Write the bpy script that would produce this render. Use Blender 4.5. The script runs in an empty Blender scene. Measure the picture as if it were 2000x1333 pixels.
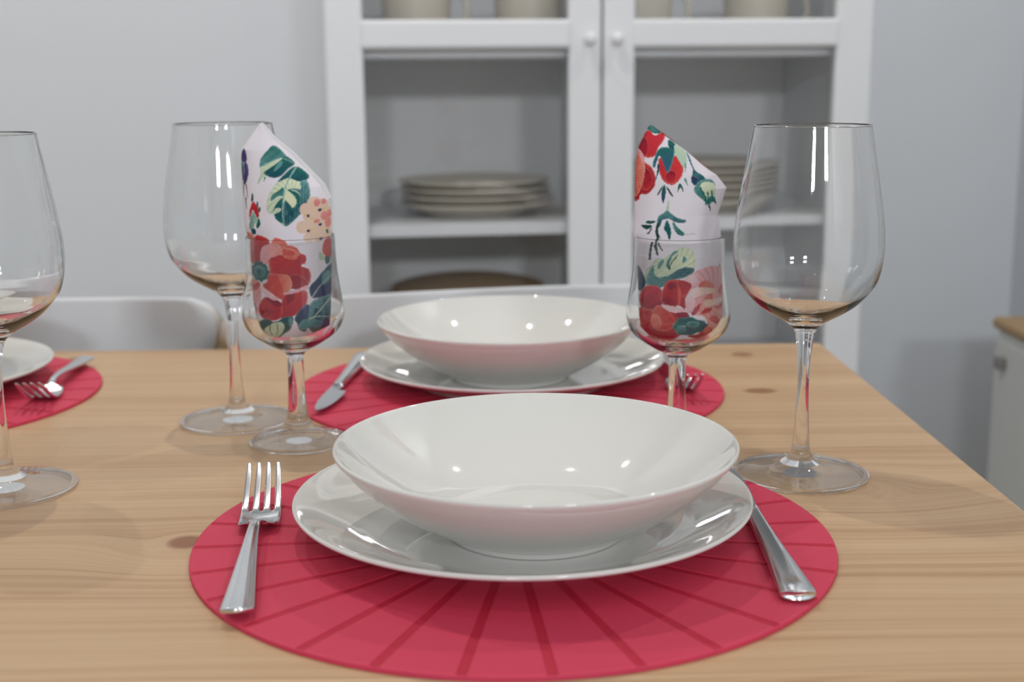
import bpy, bmesh, math, random
import numpy as np
from mathutils import Vector, Matrix

scene = bpy.context.scene
COL = scene.collection
random.seed(7)
PI = math.pi

# ------------------------------------------------------------------ camera
# metres; the table top is z = 0, the floor z = FLOOR
FLOOR = -0.74
CEIL = 1.70
cam_d = bpy.data.cameras.new('camera')
cam = bpy.data.objects.new('camera', cam_d)
COL.objects.link(cam)
_r = Vector((0.99992, -0.00886, -0.00937)).normalized()
_f = Vector((0.00684, 0.98040, -0.19689)).normalized()
_u = _r.cross(_f).normalized()
_r = _f.cross(_u).normalized()
cam.matrix_world = Matrix(((_r.x, _u.x, -_f.x, 0.0), (_r.y, _u.y, -_f.y, 0.0), (_r.z, _u.z, -_f.z, 0.26332), (0, 0, 0, 1)))
cam_d.sensor_width = 36.0
cam_d.lens = 2524.0 * 36.0 / 2000.0
cam_d.clip_start = 0.02
cam_d.dof.use_dof = True
cam_d.dof.focus_distance = 0.79
cam_d.dof.aperture_fstop = 6.8
scene.camera = cam

# ------------------------------------------------------------------ light
scene.view_settings.view_transform = 'Standard'
scene.view_settings.look = 'None'
scene.view_settings.gamma = 1.0
scene.view_settings.use_curve_mapping = False
scene.view_settings.exposure = 0.0
scene.cycles.use_denoising = True
scene.cycles.max_bounces = 16
scene.cycles.transmission_bounces = 16
scene.cycles.transparent_max_bounces = 16
scene.cycles.caustics_reflective = True
scene.cycles.caustics_refractive = True
scene.cycles.blur_glossy = 0.5
scene.cycles.sample_clamp_indirect = 60.0

world = bpy.data.worlds.new('world')
scene.world = world
world.use_nodes = True
world.node_tree.nodes['Background'].inputs[0].default_value = (0.80, 0.88, 1.0, 1)
world.node_tree.nodes['Background'].inputs[1].default_value = 0.6

PHI = math.radians(6.5)          # the room stands turned by this much to the table
CP, SP = math.cos(PHI), math.sin(PHI)


def room(s, d, z):
    return Vector((s * CP - d * SP, s * SP + d * CP, z))


def area(name, loc, aim, power, size, size_y=None, col=(1, 1, 1), shape='DISK'):
    l = bpy.data.lights.new(name, 'AREA')
    l.shape = shape
    l.size = size
    if size_y:
        l.size_y = size_y
    l.energy = power
    l.color = col
    o = bpy.data.objects.new(name, l)
    COL.objects.link(o)
    o.location = loc
    o.rotation_euler = (Vector(aim) - Vector(loc)).to_track_quat('-Z', 'Y').to_euler()
    return o


# recessed ceiling spots (some mirror as dots in the bowls, the rest are added fill for walls and cabinet)
SPOTS = [(-0.28, 1.35, 6.0), (0.82, 1.62, 5.2), (-0.86, 1.70, 5.2), (-1.70, 1.45, 4.0), (-0.30, 0.10, 0.8), (0.75, 0.05, 1.2), (-1.2, 0.10, 0.8),
         (0.45, -0.95, 0.8), (-0.45, -0.95, 0.8), (-1.45, -0.95, 0.8)]
for x, y, p_ in SPOTS:
    area('ceiling_spot', (x, y, CEIL - 0.012), (x, y, 0), p_, 0.035 if p_ > 3 else 0.022, col=(1.0, 0.96, 0.905))
# daylight through the two narrow windows in the wall behind the camera
area('window_daylight', room(-0.55, -2.25, 1.10), room(-0.45, 0.0, 0.9), 18.0, 0.30, 0.20, (0.87, 0.935, 1.0), 'RECTANGLE')
area('window_daylight', room(0.66, -2.25, 1.10), room(0.60, 0.0, 0.9), 18.0, 0.30, 0.20, (0.95, 0.97, 1.0), 'RECTANGLE')


# ------------------------------------------------------------------ materials
def lin(c):
    return tuple(((v / 255.0) / 12.92 if v / 255.0 <= 0.04045 else ((v / 255.0 + 0.055) / 1.055) ** 2.4) for v in c)


def new_mat(name):
    m = bpy.data.materials.new(name)
    m.use_nodes = True
    nt = m.node_tree
    return m, nt, nt.nodes['Principled BSDF']


def plain(name, col, rough=0.5, metal=0.0, spec=0.5, coat=0.0, noise=0.0, nscale=40.0, bump=0.0, bscale=200.0):
    m, nt, b = new_mat(name)
    b.inputs['Base Color'].default_value = (*col, 1)
    b.inputs['Roughness'].default_value = rough
    b.inputs['Metallic'].default_value = metal
    b.inputs['Specular IOR Level'].default_value = spec
    b.inputs['Coat Weight'].default_value = coat
    b.inputs['Coat Roughness'].default_value = 0.05
    tc = nt.nodes.new('ShaderNodeTexCoord')
    if noise:
        n = nt.nodes.new('ShaderNodeTexNoise')
        n.inputs['Scale'].default_value = nscale
        n.inputs['Detail'].default_value = 4
        mr = nt.nodes.new('ShaderNodeMapRange')
        mr.inputs['To Min'].default_value = 1 - noise
        mr.inputs['To Max'].default_value = 1 + noise
        mx = nt.nodes.new('ShaderNodeVectorMath')
        mx.operation = 'SCALE'
        mx.inputs[0].default_value = col
        nt.links.new(tc.outputs['Object'], n.inputs['Vector'])
        nt.links.new(n.outputs['Fac'], mr.inputs['Value'])
        nt.links.new(mr.outputs['Result'], mx.inputs['Scale'])
        nt.links.new(mx.outputs['Vector'], b.inputs['Base Color'])
    if bump:
        n2 = nt.nodes.new('ShaderNodeTexNoise')
        n2.inputs['Scale'].default_value = bscale
        n2.inputs['Detail'].default_value = 5
        bp = nt.nodes.new('ShaderNodeBump')
        bp.inputs['Strength'].default_value = bump
        bp.inputs['Distance'].default_value = 0.001
        nt.links.new(tc.outputs['Object'], n2.inputs['Vector'])
        nt.links.new(n2.outputs['Fac'], bp.inputs['Height'])
        nt.links.new(bp.outputs['Normal'], b.inputs['Normal'])
    return m


M_WALL = plain('wall_paint', (0.72, 0.745, 0.775), 0.85, noise=0.02, nscale=3, bump=0.15, bscale=120)
M_CEIL = plain('ceiling_paint', (0.66, 0.67, 0.68), 0.9, noise=0.01)
M_FLOOR = plain('floor_laminate', (0.46, 0.40, 0.33), 0.45, noise=0.1, nscale=6)
M_WHITE = plain('white_lacquer', (0.80, 0.815, 0.84), 0.42, noise=0.01, nscale=5)
M_INNER = plain('cabinet_lining', (0.93, 0.93, 0.92), 0.6, noise=0.02, nscale=5)
M_CERAMIC = plain('cream_glaze', (0.755, 0.745, 0.705), 0.03, spec=0.55, coat=0.4, noise=0.008, nscale=30)
M_STONE = plain('beige_stoneware', (0.60, 0.55, 0.46), 0.3, noise=0.03, nscale=30)
M_STEEL = plain('polished_steel', (0.72, 0.73, 0.74), 0.13, metal=1.0, noise=0.01)
M_BRUSH = plain('satin_steel', (0.60, 0.62, 0.65), 0.28, metal=1.0, noise=0.02)
M_BROWN = plain('brown_wood', (0.36, 0.24, 0.13), 0.6, noise=0.12, nscale=40)
M_EDGE = plain('plywood_edge', (0.47, 0.33, 0.17), 0.55, noise=0.15, nscale=60)


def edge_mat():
    # bare plywood edge; glare on its upper part is painted in as a fade to white
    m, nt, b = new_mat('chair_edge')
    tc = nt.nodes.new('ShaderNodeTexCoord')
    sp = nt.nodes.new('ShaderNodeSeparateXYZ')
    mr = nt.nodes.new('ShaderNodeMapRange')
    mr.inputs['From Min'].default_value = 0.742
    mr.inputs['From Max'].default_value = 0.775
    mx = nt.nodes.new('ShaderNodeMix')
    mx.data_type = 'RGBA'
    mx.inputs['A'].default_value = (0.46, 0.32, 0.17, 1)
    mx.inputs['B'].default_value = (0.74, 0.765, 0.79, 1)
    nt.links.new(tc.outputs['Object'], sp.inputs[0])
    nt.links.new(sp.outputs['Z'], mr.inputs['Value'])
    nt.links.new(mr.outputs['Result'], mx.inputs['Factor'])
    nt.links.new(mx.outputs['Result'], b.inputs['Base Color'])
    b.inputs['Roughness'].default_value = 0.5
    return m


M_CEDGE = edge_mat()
M_CHAIR = plain('white_chair_paint', (0.74, 0.765, 0.79), 0.4, noise=0.01)
M_SIDE = plain('pale_grey_front', (0.60, 0.62, 0.61), 0.5, noise=0.02)
M_DARK = plain('dark_handle', (0.20, 0.19, 0.18), 0.4, noise=0.05)


def real_ior(nt, fr, ior):
    """the Fresnel node turns the ior over on back faces; a thin wall keeps it the same on both"""
    g = nt.nodes.new('ShaderNodeNewGeometry')
    mr = nt.nodes.new('ShaderNodeMapRange')
    mr.inputs['To Min'].default_value = ior
    mr.inputs['To Max'].default_value = 1.0 / ior
    nt.links.new(g.outputs['Backfacing'], mr.inputs['Value'])
    nt.links.new(mr.outputs['Result'], fr.inputs['IOR'])


def glass_mat(name, clear, ior=1.47):
    """refracting glass; 'clear' is the share that passes straight through, as in a thin wall"""
    m = bpy.data.materials.new(name)
    m.use_nodes = True
    nt = m.node_tree
    b = nt.nodes['Principled BSDF']
    b.inputs['Base Color'].default_value = (0.985, 0.99, 0.99, 1)
    b.inputs['Roughness'].default_value = 0.02
    b.inputs['IOR'].default_value = 1.47
    b.inputs['Transmission Weight'].default_value = 1.0
    if clear > 0:
        out = nt.nodes['Material Output']
        fr = nt.nodes.new('ShaderNodeFresnel')
        real_ior(nt, fr, ior)
        tr = nt.nodes.new('ShaderNodeBsdfTransparent')
        tr.inputs['Color'].default_value = (0.975, 0.98, 0.98, 1)
        gl = nt.nodes.new('ShaderNodeBsdfGlossy')
        gl.inputs['Roughness'].default_value = 0.01
        thin = nt.nodes.new('ShaderNodeMixShader')
        nt.links.new(fr.outputs[0], thin.inputs[0])
        nt.links.new(tr.outputs[0], thin.inputs[1])
        nt.links.new(gl.outputs[0], thin.inputs[2])
        mix = nt.nodes.new('ShaderNodeMixShader')
        mix.inputs[0].default_value = clear
        nt.links.new(b.outputs[0], mix.inputs[1])
        nt.links.new(thin.outputs[0], mix.inputs[2])
        nt.links.new(mix.outputs[0], out.inputs['Surface'])
    return m


def pane_mat():
    m = bpy.data.materials.new('pane_glass')
    m.use_nodes = True
    nt = m.node_tree
    nt.nodes.clear()
    out = nt.nodes.new('ShaderNodeOutputMaterial')
    mix = nt.nodes.new('ShaderNodeMixShader')
    fr = nt.nodes.new('ShaderNodeFresnel')
    real_ior(nt, fr, 1.5)
    tr = nt.nodes.new('ShaderNodeBsdfTransparent')
    tr.inputs['Color'].default_value = (1.0, 1.0, 1.0, 1)
    gl = nt.nodes.new('ShaderNodeBsdfGlossy')
    gl.inputs['Roughness'].default_value = 0.03
    nt.links.new(fr.outputs[0], mix.inputs[0])
    nt.links.new(tr.outputs[0], mix.inputs[1])
    nt.links.new(gl.outputs[0], mix.inputs[2])
    nt.links.new(mix.outputs[0], out.inputs['Surface'])
    return m


M_GLASS = glass_mat('clear_glass', 0.0)
M_GLASS_BOWL = glass_mat('thin_blown_glass', 0.0)
M_GLASS_FOOT = glass_mat('glass_foot', 1.0, 1.7)
M_PANE = pane_mat()


def N(nt, t, **kw):
    n = nt.nodes.new(t)
    for k, v in kw.items():
        setattr(n, k, v)
    return n


def math_n(nt, op, a, b=None, c=None):
    n = nt.nodes.new('ShaderNodeMath')
    n.operation = op
    for i, v in enumerate((a, b, c)):
        if v is None:
            continue
        if isinstance(v, (int, float)):
            n.inputs[i].default_value = v
        else:
            nt.links.new(v, n.inputs[i])
    return n.outputs[0]


# knots of the pine top, the undarkened swirl painting in the wine glass's caustic rings: x, y, half length along grain, half width, darkness, swirl reach
KNOTS = [(-0.187, 0.722, 0.0135, 0.0135, 0.95, 2.6), (0.221, 1.081, 0.017, 0.012, 0.85, 1.7), (0.233, 1.232, 0.013, 0.014, 0.7, 1.5),
         (-0.419, 1.245, 0.013, 0.014, 0.65, 1.5), (0.225, 0.812, 0.034, 0.024, 0.0, 2.4), (-0.70, 0.85, 0.014, 0.013, 0.8, 2.0)]


def wood_mat():
    m, nt, b = new_mat('pine_top')
    tc = N(nt, 'ShaderNodeTexCoord')
    sep = N(nt, 'ShaderNodeSeparateXYZ')
    nt.links.new(tc.outputs['Object'], sep.inputs[0])
    X, Y = sep.outputs['X'], sep.outputs['Y']
    # slow wander of the grain
    wv = N(nt, 'ShaderNodeTexNoise')
    wv.inputs['Scale'].default_value = 1.0
    wv.inputs['Detail'].default_value = 2
    mp = N(nt, 'ShaderNodeMapping')
    mp.inputs['Scale'].default_value = (2.2, 7.0, 1)
    nt.links.new(tc.outputs['Object'], mp.inputs[0])
    nt.links.new(mp.outputs[0], wv.inputs['Vector'])
    q = math_n(nt, 'MULTIPLY_ADD', math_n(nt, 'SUBTRACT', wv.outputs['Fac'], 0.5), 0.030, Y)
    dark = None
    halo = None
    for (kx, ky, a, w, dk, reach) in KNOTS:
        dx = math_n(nt, 'DIVIDE', math_n(nt, 'SUBTRACT', X, kx), a)
        dy = math_n(nt, 'DIVIDE', math_n(nt, 'SUBTRACT', Y, ky), w)
        d2 = math_n(nt, 'ADD', math_n(nt, 'MULTIPLY', dx, dx), math_n(nt, 'MULTIPLY', dy, dy))
        d = math_n(nt, 'SQRT', d2)
        g = math_n(nt, 'POWER', 2.718, math_n(nt, 'MULTIPLY', d2, -1.0 / (reach * reach)))   # gaussian reach
        # inside the reach the coordinate turns into the ring distance
        ring = math_n(nt, 'MULTIPLY_ADD', d, w * 0.9, ky)
        q = math_n(nt, 'ADD', math_n(nt, 'MULTIPLY', q, math_n(nt, 'SUBTRACT', 1.0, g)), math_n(nt, 'MULTIPLY', ring, g))
        if dk > 0:
            n = N(nt, 'ShaderNodeMapRange')
            n.interpolation_type = 'SMOOTHSTEP'
            nt.links.new(d, n.inputs['Value'])
            n.inputs['From Min'].default_value = 1.05
            n.inputs['From Max'].default_value = 0.55
            n.inputs['To Min'].default_value = 0
            n.inputs['To Max'].default_value = dk
            dark = n.outputs[0] if dark is None else math_n(nt, 'MAXIMUM', dark, n.outputs[0])
    cmb = N(nt, 'ShaderNodeCombineXYZ')
    nt.links.new(math_n(nt, 'MULTIPLY', X, 0.35), cmb.inputs['X'])
    nt.links.new(q, cmb.inputs['Y'])

    def streak(scale, sx, detail, rough):
        mpp = N(nt, 'ShaderNodeMapping')
        mpp.inputs['Scale'].default_value = (sx, scale, 1)
        nz = N(nt, 'ShaderNodeTexNoise')
        nz.inputs['Scale'].default_value = 1.0
        nz.inputs['Detail'].default_value = detail
        nz.inputs['Roughness'].default_value = rough
        nt.links.new(cmb.outputs[0], mpp.inputs[0])
        nt.links.new(mpp.outputs[0], nz.inputs['Vector'])
        return nz.outputs['Fac']
    broad = streak(22, 1.2, 2, 0.5)
    mid = streak(150, 2.2, 3, 0.6)
    fine = streak(700, 9, 2, 0.6)
    v = math_n(nt, 'MULTIPLY', broad, 0.34)
    v = math_n(nt, 'MULTIPLY_ADD', mid, 0.40, v)
    v = math_n(nt, 'MULTIPLY_ADD', fine, 0.26, v)
    cr = N(nt, 'ShaderNodeValToRGB')
    e = cr.color_ramp.elements
    e[0].position = 0.34
    e[0].color = (0.42, 0.235, 0.115, 1)
    e[1].position = 0.66
    e[1].color = (0.64, 0.445, 0.260, 1)
    k = cr.color_ramp.elements.new(0.50)
    k.color = (0.56, 0.365, 0.205, 1)
    nt.links.new(v, cr.inputs[0])
    mx = N(nt, 'ShaderNodeMix', data_type='RGBA')
    mx.inputs['B'].default_value = (0.27, 0.105, 0.042, 1)
    nt.links.new(dark, mx.inputs['Factor'])
    nt.links.new(cr.outputs[0], mx.inputs['A'])
    nt.links.new(mx.outputs['Result'], b.inputs['Base Color'])
    b.inputs['Roughness'].default_value = 0.42
    b.inputs['Specular IOR Level'].default_value = 0.4
    bp = N(nt, 'ShaderNodeBump')
    bp.inputs['Strength'].default_value = 0.12
    bp.inputs['Distance'].default_value = 0.0005
    nt.links.new(v, bp.inputs['Height'])
    nt.links.new(bp.outputs[0], b.inputs['Normal'])
    return m


M_WOOD = wood_mat()


def mat_red():
    # red placemat: fine leathery grain, the pressed grooves a deeper red ('groove' attribute)
    m, nt, b = new_mat('red_placemat')
    at = N(nt, 'ShaderNodeAttribute', attribute_name='groove')
    mx = N(nt, 'ShaderNodeMix', data_type='RGBA')
    mx.inputs['A'].default_value = (0.63, 0.044, 0.095, 1)
    mx.inputs['B'].default_value = (0.50, 0.016, 0.046, 1)
    nt.links.new(at.outputs['Fac'], mx.inputs['Factor'])
    nt.links.new(mx.outputs['Result'], b.inputs['Base Color'])
    b.inputs['Roughness'].default_value = 0.62
    b.inputs['Specular IOR Level'].default_value = 0.35
    tc = N(nt, 'ShaderNodeTexCoord')
    n = N(nt, 'ShaderNodeTexNoise')
    n.inputs['Scale'].default_value = 900
    n.inputs['Detail'].default_value = 3
    bp = N(nt, 'ShaderNodeBump')
    bp.inputs['Strength'].default_value = 0.35
    bp.inputs['Distance'].default_value = 0.0006
    nt.links.new(tc.outputs['Object'], n.inputs['Vector'])
    nt.links.new(n.outputs['Fac'], bp.inputs['Height'])
    nt.links.new(bp.outputs[0], b.inputs['Normal'])
    return m


M_RED = mat_red()


def mat_napkin():
    m, nt, b = new_mat('printed_napkin_paper')
    at = N(nt, 'ShaderNodeAttribute', attribute_name='print')
    nt.links.new(at.outputs['Color'], b.inputs['Base Color'])
    b.inputs['Roughness'].default_value = 0.9
    b.inputs['Specular IOR Level'].default_value = 0.2
    tc = N(nt, 'ShaderNodeTexCoord')
    n = N(nt, 'ShaderNodeTexNoise')
    n.inputs['Scale'].default_value = 700
    bp = N(nt, 'ShaderNodeBump')
    bp.inputs['Strength'].default_value = 0.2
    bp.inputs['Distance'].default_value = 0.0004
    nt.links.new(tc.outputs['Object'], n.inputs['Vector'])
    nt.links.new(n.outputs['Fac'], bp.inputs['Height'])
    nt.links.new(bp.outputs[0], b.inputs['Normal'])
    return m


M_NAP = mat_napkin()
M_NAPW = plain('napkin_paper_white', (0.80, 0.79, 0.80), 0.9, spec=0.2, noise=0.02, nscale=80)


# ------------------------------------------------------------------ helpers
def mesh_obj(name, verts, faces, mat, parent=None, smooth=True, mats=None, fmat=None):
    me = bpy.data.meshes.new(name)
    me.from_pydata([tuple(v) for v in verts], [], faces)
    for mm in (mats or [mat]):
        me.materials.append(mm)
    if fmat is not None:
        me.polygons.foreach_set('material_index', fmat)
    if smooth:
        me.polygons.foreach_set('use_smooth', [True] * len(me.polygons))
    me.update()
    o = bpy.data.objects.new(name, me)
    COL.objects.link(o)
    o.parent = parent
    return o


def bm_obj(name, bm, mat, parent=None, smooth=False):
    me = bpy.data.meshes.new(name)
    bmesh.ops.recalc_face_normals(bm, faces=bm.faces)
    bm.to_mesh(me)
    bm.free()
    me.materials.append(mat)
    if smooth:
        me.polygons.foreach_set('use_smooth', [True] * len(me.polygons))
    o = bpy.data.objects.new(name, me)
    COL.objects.link(o)
    o.parent = parent
    return o


def box(bm, x0, x1, y0, y1, z0, z1, bev=0.0, seg=2):
    r = bmesh.ops.create_cube(bm, size=1.0)
    vs = r['verts']
    for v in vs:
        v.co = Vector((x0 + (v.co.x + 0.5) * (x1 - x0), y0 + (v.co.y + 0.5) * (y1 - y0), z0 + (v.co.z + 0.5) * (z1 - z0)))
    if bev:
        es = list({e for v in vs for e in v.link_edges})
        bmesh.ops.bevel(bm, geom=es, offset=bev, segments=seg, profile=0.5, affect='EDGES')


def box_obj(name, b, mat, parent=None, bev=0.0, seg=2):
    bm = bmesh.new()
    box(bm, *b, bev=bev, seg=seg)
    return bm_obj(name, bm, mat, parent)


def empty(name, loc, rz=0.0):
    o = bpy.data.objects.new(name, None)
    o.empty_display_size = 0.05
    COL.objects.link(o)
    o.location = loc
    o.rotation_euler = (0, 0, rz)
    return o


def tag(o, label=None, cat=None, group=None, kind=None):
    if label:
        o['label'] = label
    if cat:
        o['category'] = cat
    if group:
        o['group'] = group
    if kind:
        o['kind'] = kind
    return o


def copy_tree(o, parent=None):
    c = o.copy()
    COL.objects.link(c)
    c.parent = parent
    for ch in list(o.children):
        copy_tree(ch, c)
    return c


def cr_path(pts, n=6):
    """Catmull-Rom through the points; a point given as (r, z, 1) is a corner."""
    P = [(p[0], p[1]) for p in pts]
    C = [len(p) > 2 for p in pts]
    out = []
    for i in range(len(P) - 1):
        p1, p2 = P[i], P[i + 1]
        p0 = P[i - 1] if i > 0 and not C[i] else (2 * p1[0] - p2[0], 2 * p1[1] - p2[1])
        p3 = P[i + 2] if i + 2 < len(P) and not C[i + 1] else (2 * p2[0] - p1[0], 2 * p2[1] - p1[1])
        for k in range(n):
            t = k / n
            out.append(tuple(0.5 * ((2 * p1[j]) + (-p0[j] + p2[j]) * t + (2 * p0[j] - 5 * p1[j] + 4 * p2[j] - p3[j]) * t * t
                                    + (-p0[j] + 3 * p1[j] - 3 * p2[j] + p3[j]) * t ** 3) for j in (0, 1)))
    out.append(P[-1])
    return [(max(r, 0.0), z) for r, z in out]


def lathe(name, prof, mat, parent=None, seg=128, loc=(0, 0, 0)):
    vs, fs, rings = [], [], []
    for r, z in prof:
        if r < 1e-6:
            rings.append([len(vs)])
            vs.append((loc[0], loc[1], loc[2] + z))
        else:
            rings.append(list(range(len(vs), len(vs) + seg)))
            vs += [(loc[0] + r * math.cos(2 * PI * k / seg), loc[1] + r * math.sin(2 * PI * k / seg), loc[2] + z) for k in range(seg)]
    for a, b in zip(rings, rings[1:]):
        if len(a) == 1 and len(b) == 1:
            continue
        for k in range(seg):
            k2 = (k + 1) % seg
            if len(a) == 1:
                fs.append((a[0], b[k2], b[k]))
            elif len(b) == 1:
                fs.append((a[k], a[k2], b[0]))
            else:
                fs.append((a[k], a[k2], b[k2], b[k]))
    o = mesh_obj(name, vs, fs, mat, parent)
    return o


# ------------------------------------------------------------------ the room
S0, S1, D0, D1 = -2.6, 1.290, -2.3, 2.40


def room_box(name, s0, s1, d0, d1, z0, z1, mat):
    bm = bmesh.new()
    box(bm, s0, s1, d0, d1, z0, z1)
    for v in bm.verts:
        v.co = room(v.co.x, v.co.y, v.co.z)
    o = bm_obj(name, bm, mat)
    return tag(o, kind='structure')


room_box('floor', S0 - .1, S1 + .1, D0 - .1, D1 + .1, FLOOR - 0.1, FLOOR, M_FLOOR)
room_box('ceiling', S0 - .1, S1 + .1, D0 - .1, D1 + .1, CEIL, CEIL + 0.1, M_CEIL)
room_box('wall_back', S0 - .1, S1 + .1, D1, D1 + 0.1, FLOOR, CEIL, M_WALL)
room_box('wall_left', S0 - 0.1, S0, D0, D1, FLOOR, CEIL, M_WALL)
room_box('wall_right', S1, S1 + 0.1, D0, D1, FLOOR, CEIL, M_WALL)
# the wall behind the camera holds the window the daylight comes through
bm = bmesh.new()
for b_ in ((S0, -0.75, FLOOR, CEIL), (-0.35, 0.46, FLOOR, CEIL), (0.86, S1, FLOOR, CEIL), (-0.75, -0.35, FLOOR, 0.92), (-0.75, -0.35, 1.28, CEIL), (0.46, 0.86, FLOOR, 0.92), (0.46, 0.86, 1.28, CEIL)):
    box(bm, b_[0], b_[1], D0 - 0.1, D0, b_[2], b_[3])
for v in bm.verts:
    v.co = room(v.co.x, v.co.y, v.co.z)
tag(bm_obj('wall_front', bm, M_WALL), kind='structure')
for i, w0 in enumerate((-0.75, 0.46)):
    bm = bmesh.new()
    for b_ in ((w0, w0 + 0.04, 0.92, 1.28), (w0 + 0.36, w0 + 0.40, 0.92, 1.28), (w0 + .04, w0 + .36, 0.92, 0.96), (w0 + .04, w0 + .36, 1.24, 1.28)):
        box(bm, b_[0], b_[1], D0 - 0.07, D0 - 0.02, b_[2], b_[3])
    for v in bm.verts:
        v.co = room(v.co.x, v.co.y, v.co.z)
    tag(bm_obj('window_%d' % (i + 1), bm, M_WHITE), kind='structure')

# ------------------------------------------------------------------ table
T = empty('dining_table', (-0.267, 0.912, FLOOR))
tag(T, 'light pine dining table with knots and a fine straight grain, laid for a meal', 'table')
TX0, TX1, TY0, TY1 = -0.863, 0.3231, 0.5374, 1.2873
bm = bmesh.new()
box(bm, TX0, TX1, TY0, TY1, -0.026, 0.0, bev=0.004, seg=3)
top = bm_obj('tabletop', bm, M_WOOD, None, smooth=False)
top.parent = T
top.matrix_parent_inverse = Matrix.Translation(-Vector(T.location))
for sx in (TX0 + 0.015, TX1 - 0.075):
    for sy in (TY0 + 0.05, TY1 - 0.11):
        l = box_obj('leg', (sx, sx + 0.06, sy, sy + 0.06, FLOOR, -0.026), M_WOOD, T, bev=0.004)
        l.matrix_parent_inverse = Matrix.Translation(-Vector(T.location))
bm = bmesh.new()
for b_ in ((TX0 + .11, TX1 - .11, TY0 + .06, TY0 + .08), (TX0 + .11, TX1 - .11, TY1 - .08, TY1 - .06),
           (TX0 + .06, TX0 + .08, TY0 + .11, TY1 - .11), (TX1 - .08, TX1 - .06, TY0 + .11, TY1 - .11)):
    box(bm, b_[0], b_[1], b_[2], b_[3], -0.10, -0.026)
a = bm_obj('apron', bm, M_WOOD, T)
a.matrix_parent_inverse = Matrix.Translation(-Vector(T.location))

# ------------------------------------------------------------------ placemats
MAT_T = 0.003


def placemat(loc, rot):
    R, n_sec, off = 0.185, 28, math.radians(-90 + 5)
    seg = n_sec * 16
    radii = [0.0, 0.02, 0.05, 0.08, 0.105, 0.13, 0.155, 0.175, 0.1835]
    vs, fs, gr = [], [], []

    def groove(th, r):
        a_ = (th - off) % (2 * PI / n_sec)
        a_ = min(a_, 2 * PI / n_sec - a_)
        w = 0.0030
        return 1.0 if a_ * r < w and r > 0.03 else 0.0
    rings = []
    # angles: cluster vertices round each groove with constant width
    base = 2 * PI / n_sec
    for r in radii:
        ring = []
        if r == 0:
            ring = [len(vs)]
            vs.append((0, 0, MAT_T))
            gr.append(0)
        else:
            hw = min(0.0023 / r, base * 0.2)
            offs = [-hw * 1.15, -hw, -hw * .3, hw * .3, hw, hw * 1.15]
            for k in range(n_sec):
                c0 = off + k * base
                for j, oo in enumerate(offs):
                    ring.append(len(vs))
                    deep = (1 <= j <= 4) and 0.03 < r < 0.184
                    vs.append((r * math.cos(c0 + oo), r * math.sin(c0 + oo), MAT_T - (0.00045 if deep else 0)))
                    gr.append(1.0 if deep else 0.0)
                for t in (0.25, 0.5, 0.75):
                    aa = c0 + offs[-1] + (base - 2 * offs[-1]) * t
                    ring.append(len(vs))
                    vs.append((r * math.cos(aa), r * math.sin(aa), MAT_T))
                    gr.append(0)
        rings.append(ring)
    nS = len(rings[1])
    for (r, z) in ((0.1848, MAT_T - 0.0005), (0.185, MAT_T - 0.0012), (0.185, 0.0004), (0.1846, 0.0)):
        ring = []
        for idx in rings[-1] if r != 0.1848 else rings[len(radii) - 1]:
            x, y, _ = vs[idx]
            l_ = math.hypot(x, y)
            ring.append(len(vs))
            vs.append((x / l_ * r, y / l_ * r, z))
            gr.append(0)
        rings.append(ring)
    for a_, b_ in zip(rings, rings[1:]):
        for k in range(nS):
            k2 = (k + 1) % nS
            if len(a_) == 1:
                fs.append((a_[0], b_[k], b_[k2]))
            else:
                fs.append((a_[k], b_[k], b_[k2], a_[k2]))
    fs.append(tuple(reversed(rings[-1])))
    o = mesh_obj('placemat', vs, fs, M_RED, smooth=False)
    at = o.data.attributes.new('groove', 'FLOAT', 'POINT')
    at.data.foreach_set('value', gr)
    o.location = loc
    o.rotation_euler = (0, 0, rot)
    return o


pm = placemat((0.0047, 0.7206, 0.0), 0)
tag(pm, 'round red placemat under the nearest plate, whole in view with radial grooves', 'placemat', 'red placemats')
pm2 = pm.copy(); COL.objects.link(pm2)
pm2.location = (0.0047, 1.0957, 0)
pm2.rotation_euler = (0, 0, PI)
tag(pm2, 'round red placemat at the far side of the table, behind the nearest bowl', 'placemat', 'red placemats')
pm3 = pm.copy(); COL.objects.link(pm3)
pm3.location = (-0.540, 1.089, 0)
pm3.rotation_euler = (0, 0, PI)
tag(pm3, 'round red placemat cut off by the left edge of the photo', 'placemat', 'red placemats')

# ------------------------------------------------------------------ plates and bowls
plate_prof = cr_path([(0, 0.0042), (0.06, 0.0042), (0.084, 0.0040), (0.0855, 0.0022), (0.0870, 0.0003), (0.0895, 0.0003), (0.091, 0.0022), (0.094, 0.0042),
                      (0.105, 0.0072), (0.120, 0.0123), (0.1315, 0.0168), (0.1345, 0.0183), (0.1354, 0.0197), (0.1346, 0.0209), (0.1328, 0.0207),
                      (0.126, 0.0180), (0.115, 0.0132), (0.105, 0.0096), (0.098, 0.0079), (0.090, 0.0068), (0.07, 0.0064), (0, 0.0064)], 5)
bowl_prof = cr_path([(0, 0.0045), (0.040, 0.0045), (0.0465, 0.0040), (0.048, 0.0018), (0.0495, 0.0003), (0.0515, 0.0003), (0.0530, 0.0022), (0.0560, 0.0052),
                     (0.068, 0.0112), (0.084, 0.0210), (0.098, 0.0320), (0.108, 0.0418), (0.1128, 0.0476), (0.1146, 0.0502), (0.1150, 0.0518), (0.1142, 0.0528), (0.1128, 0.0524),
                     (0.1085, 0.0476), (0.100, 0.0388), (0.088, 0.0284), (0.074, 0.0184), (0.062, 0.0120), (0.050, 0.0086), (0.038, 0.0075), (0, 0.0072)], 5)


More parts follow.
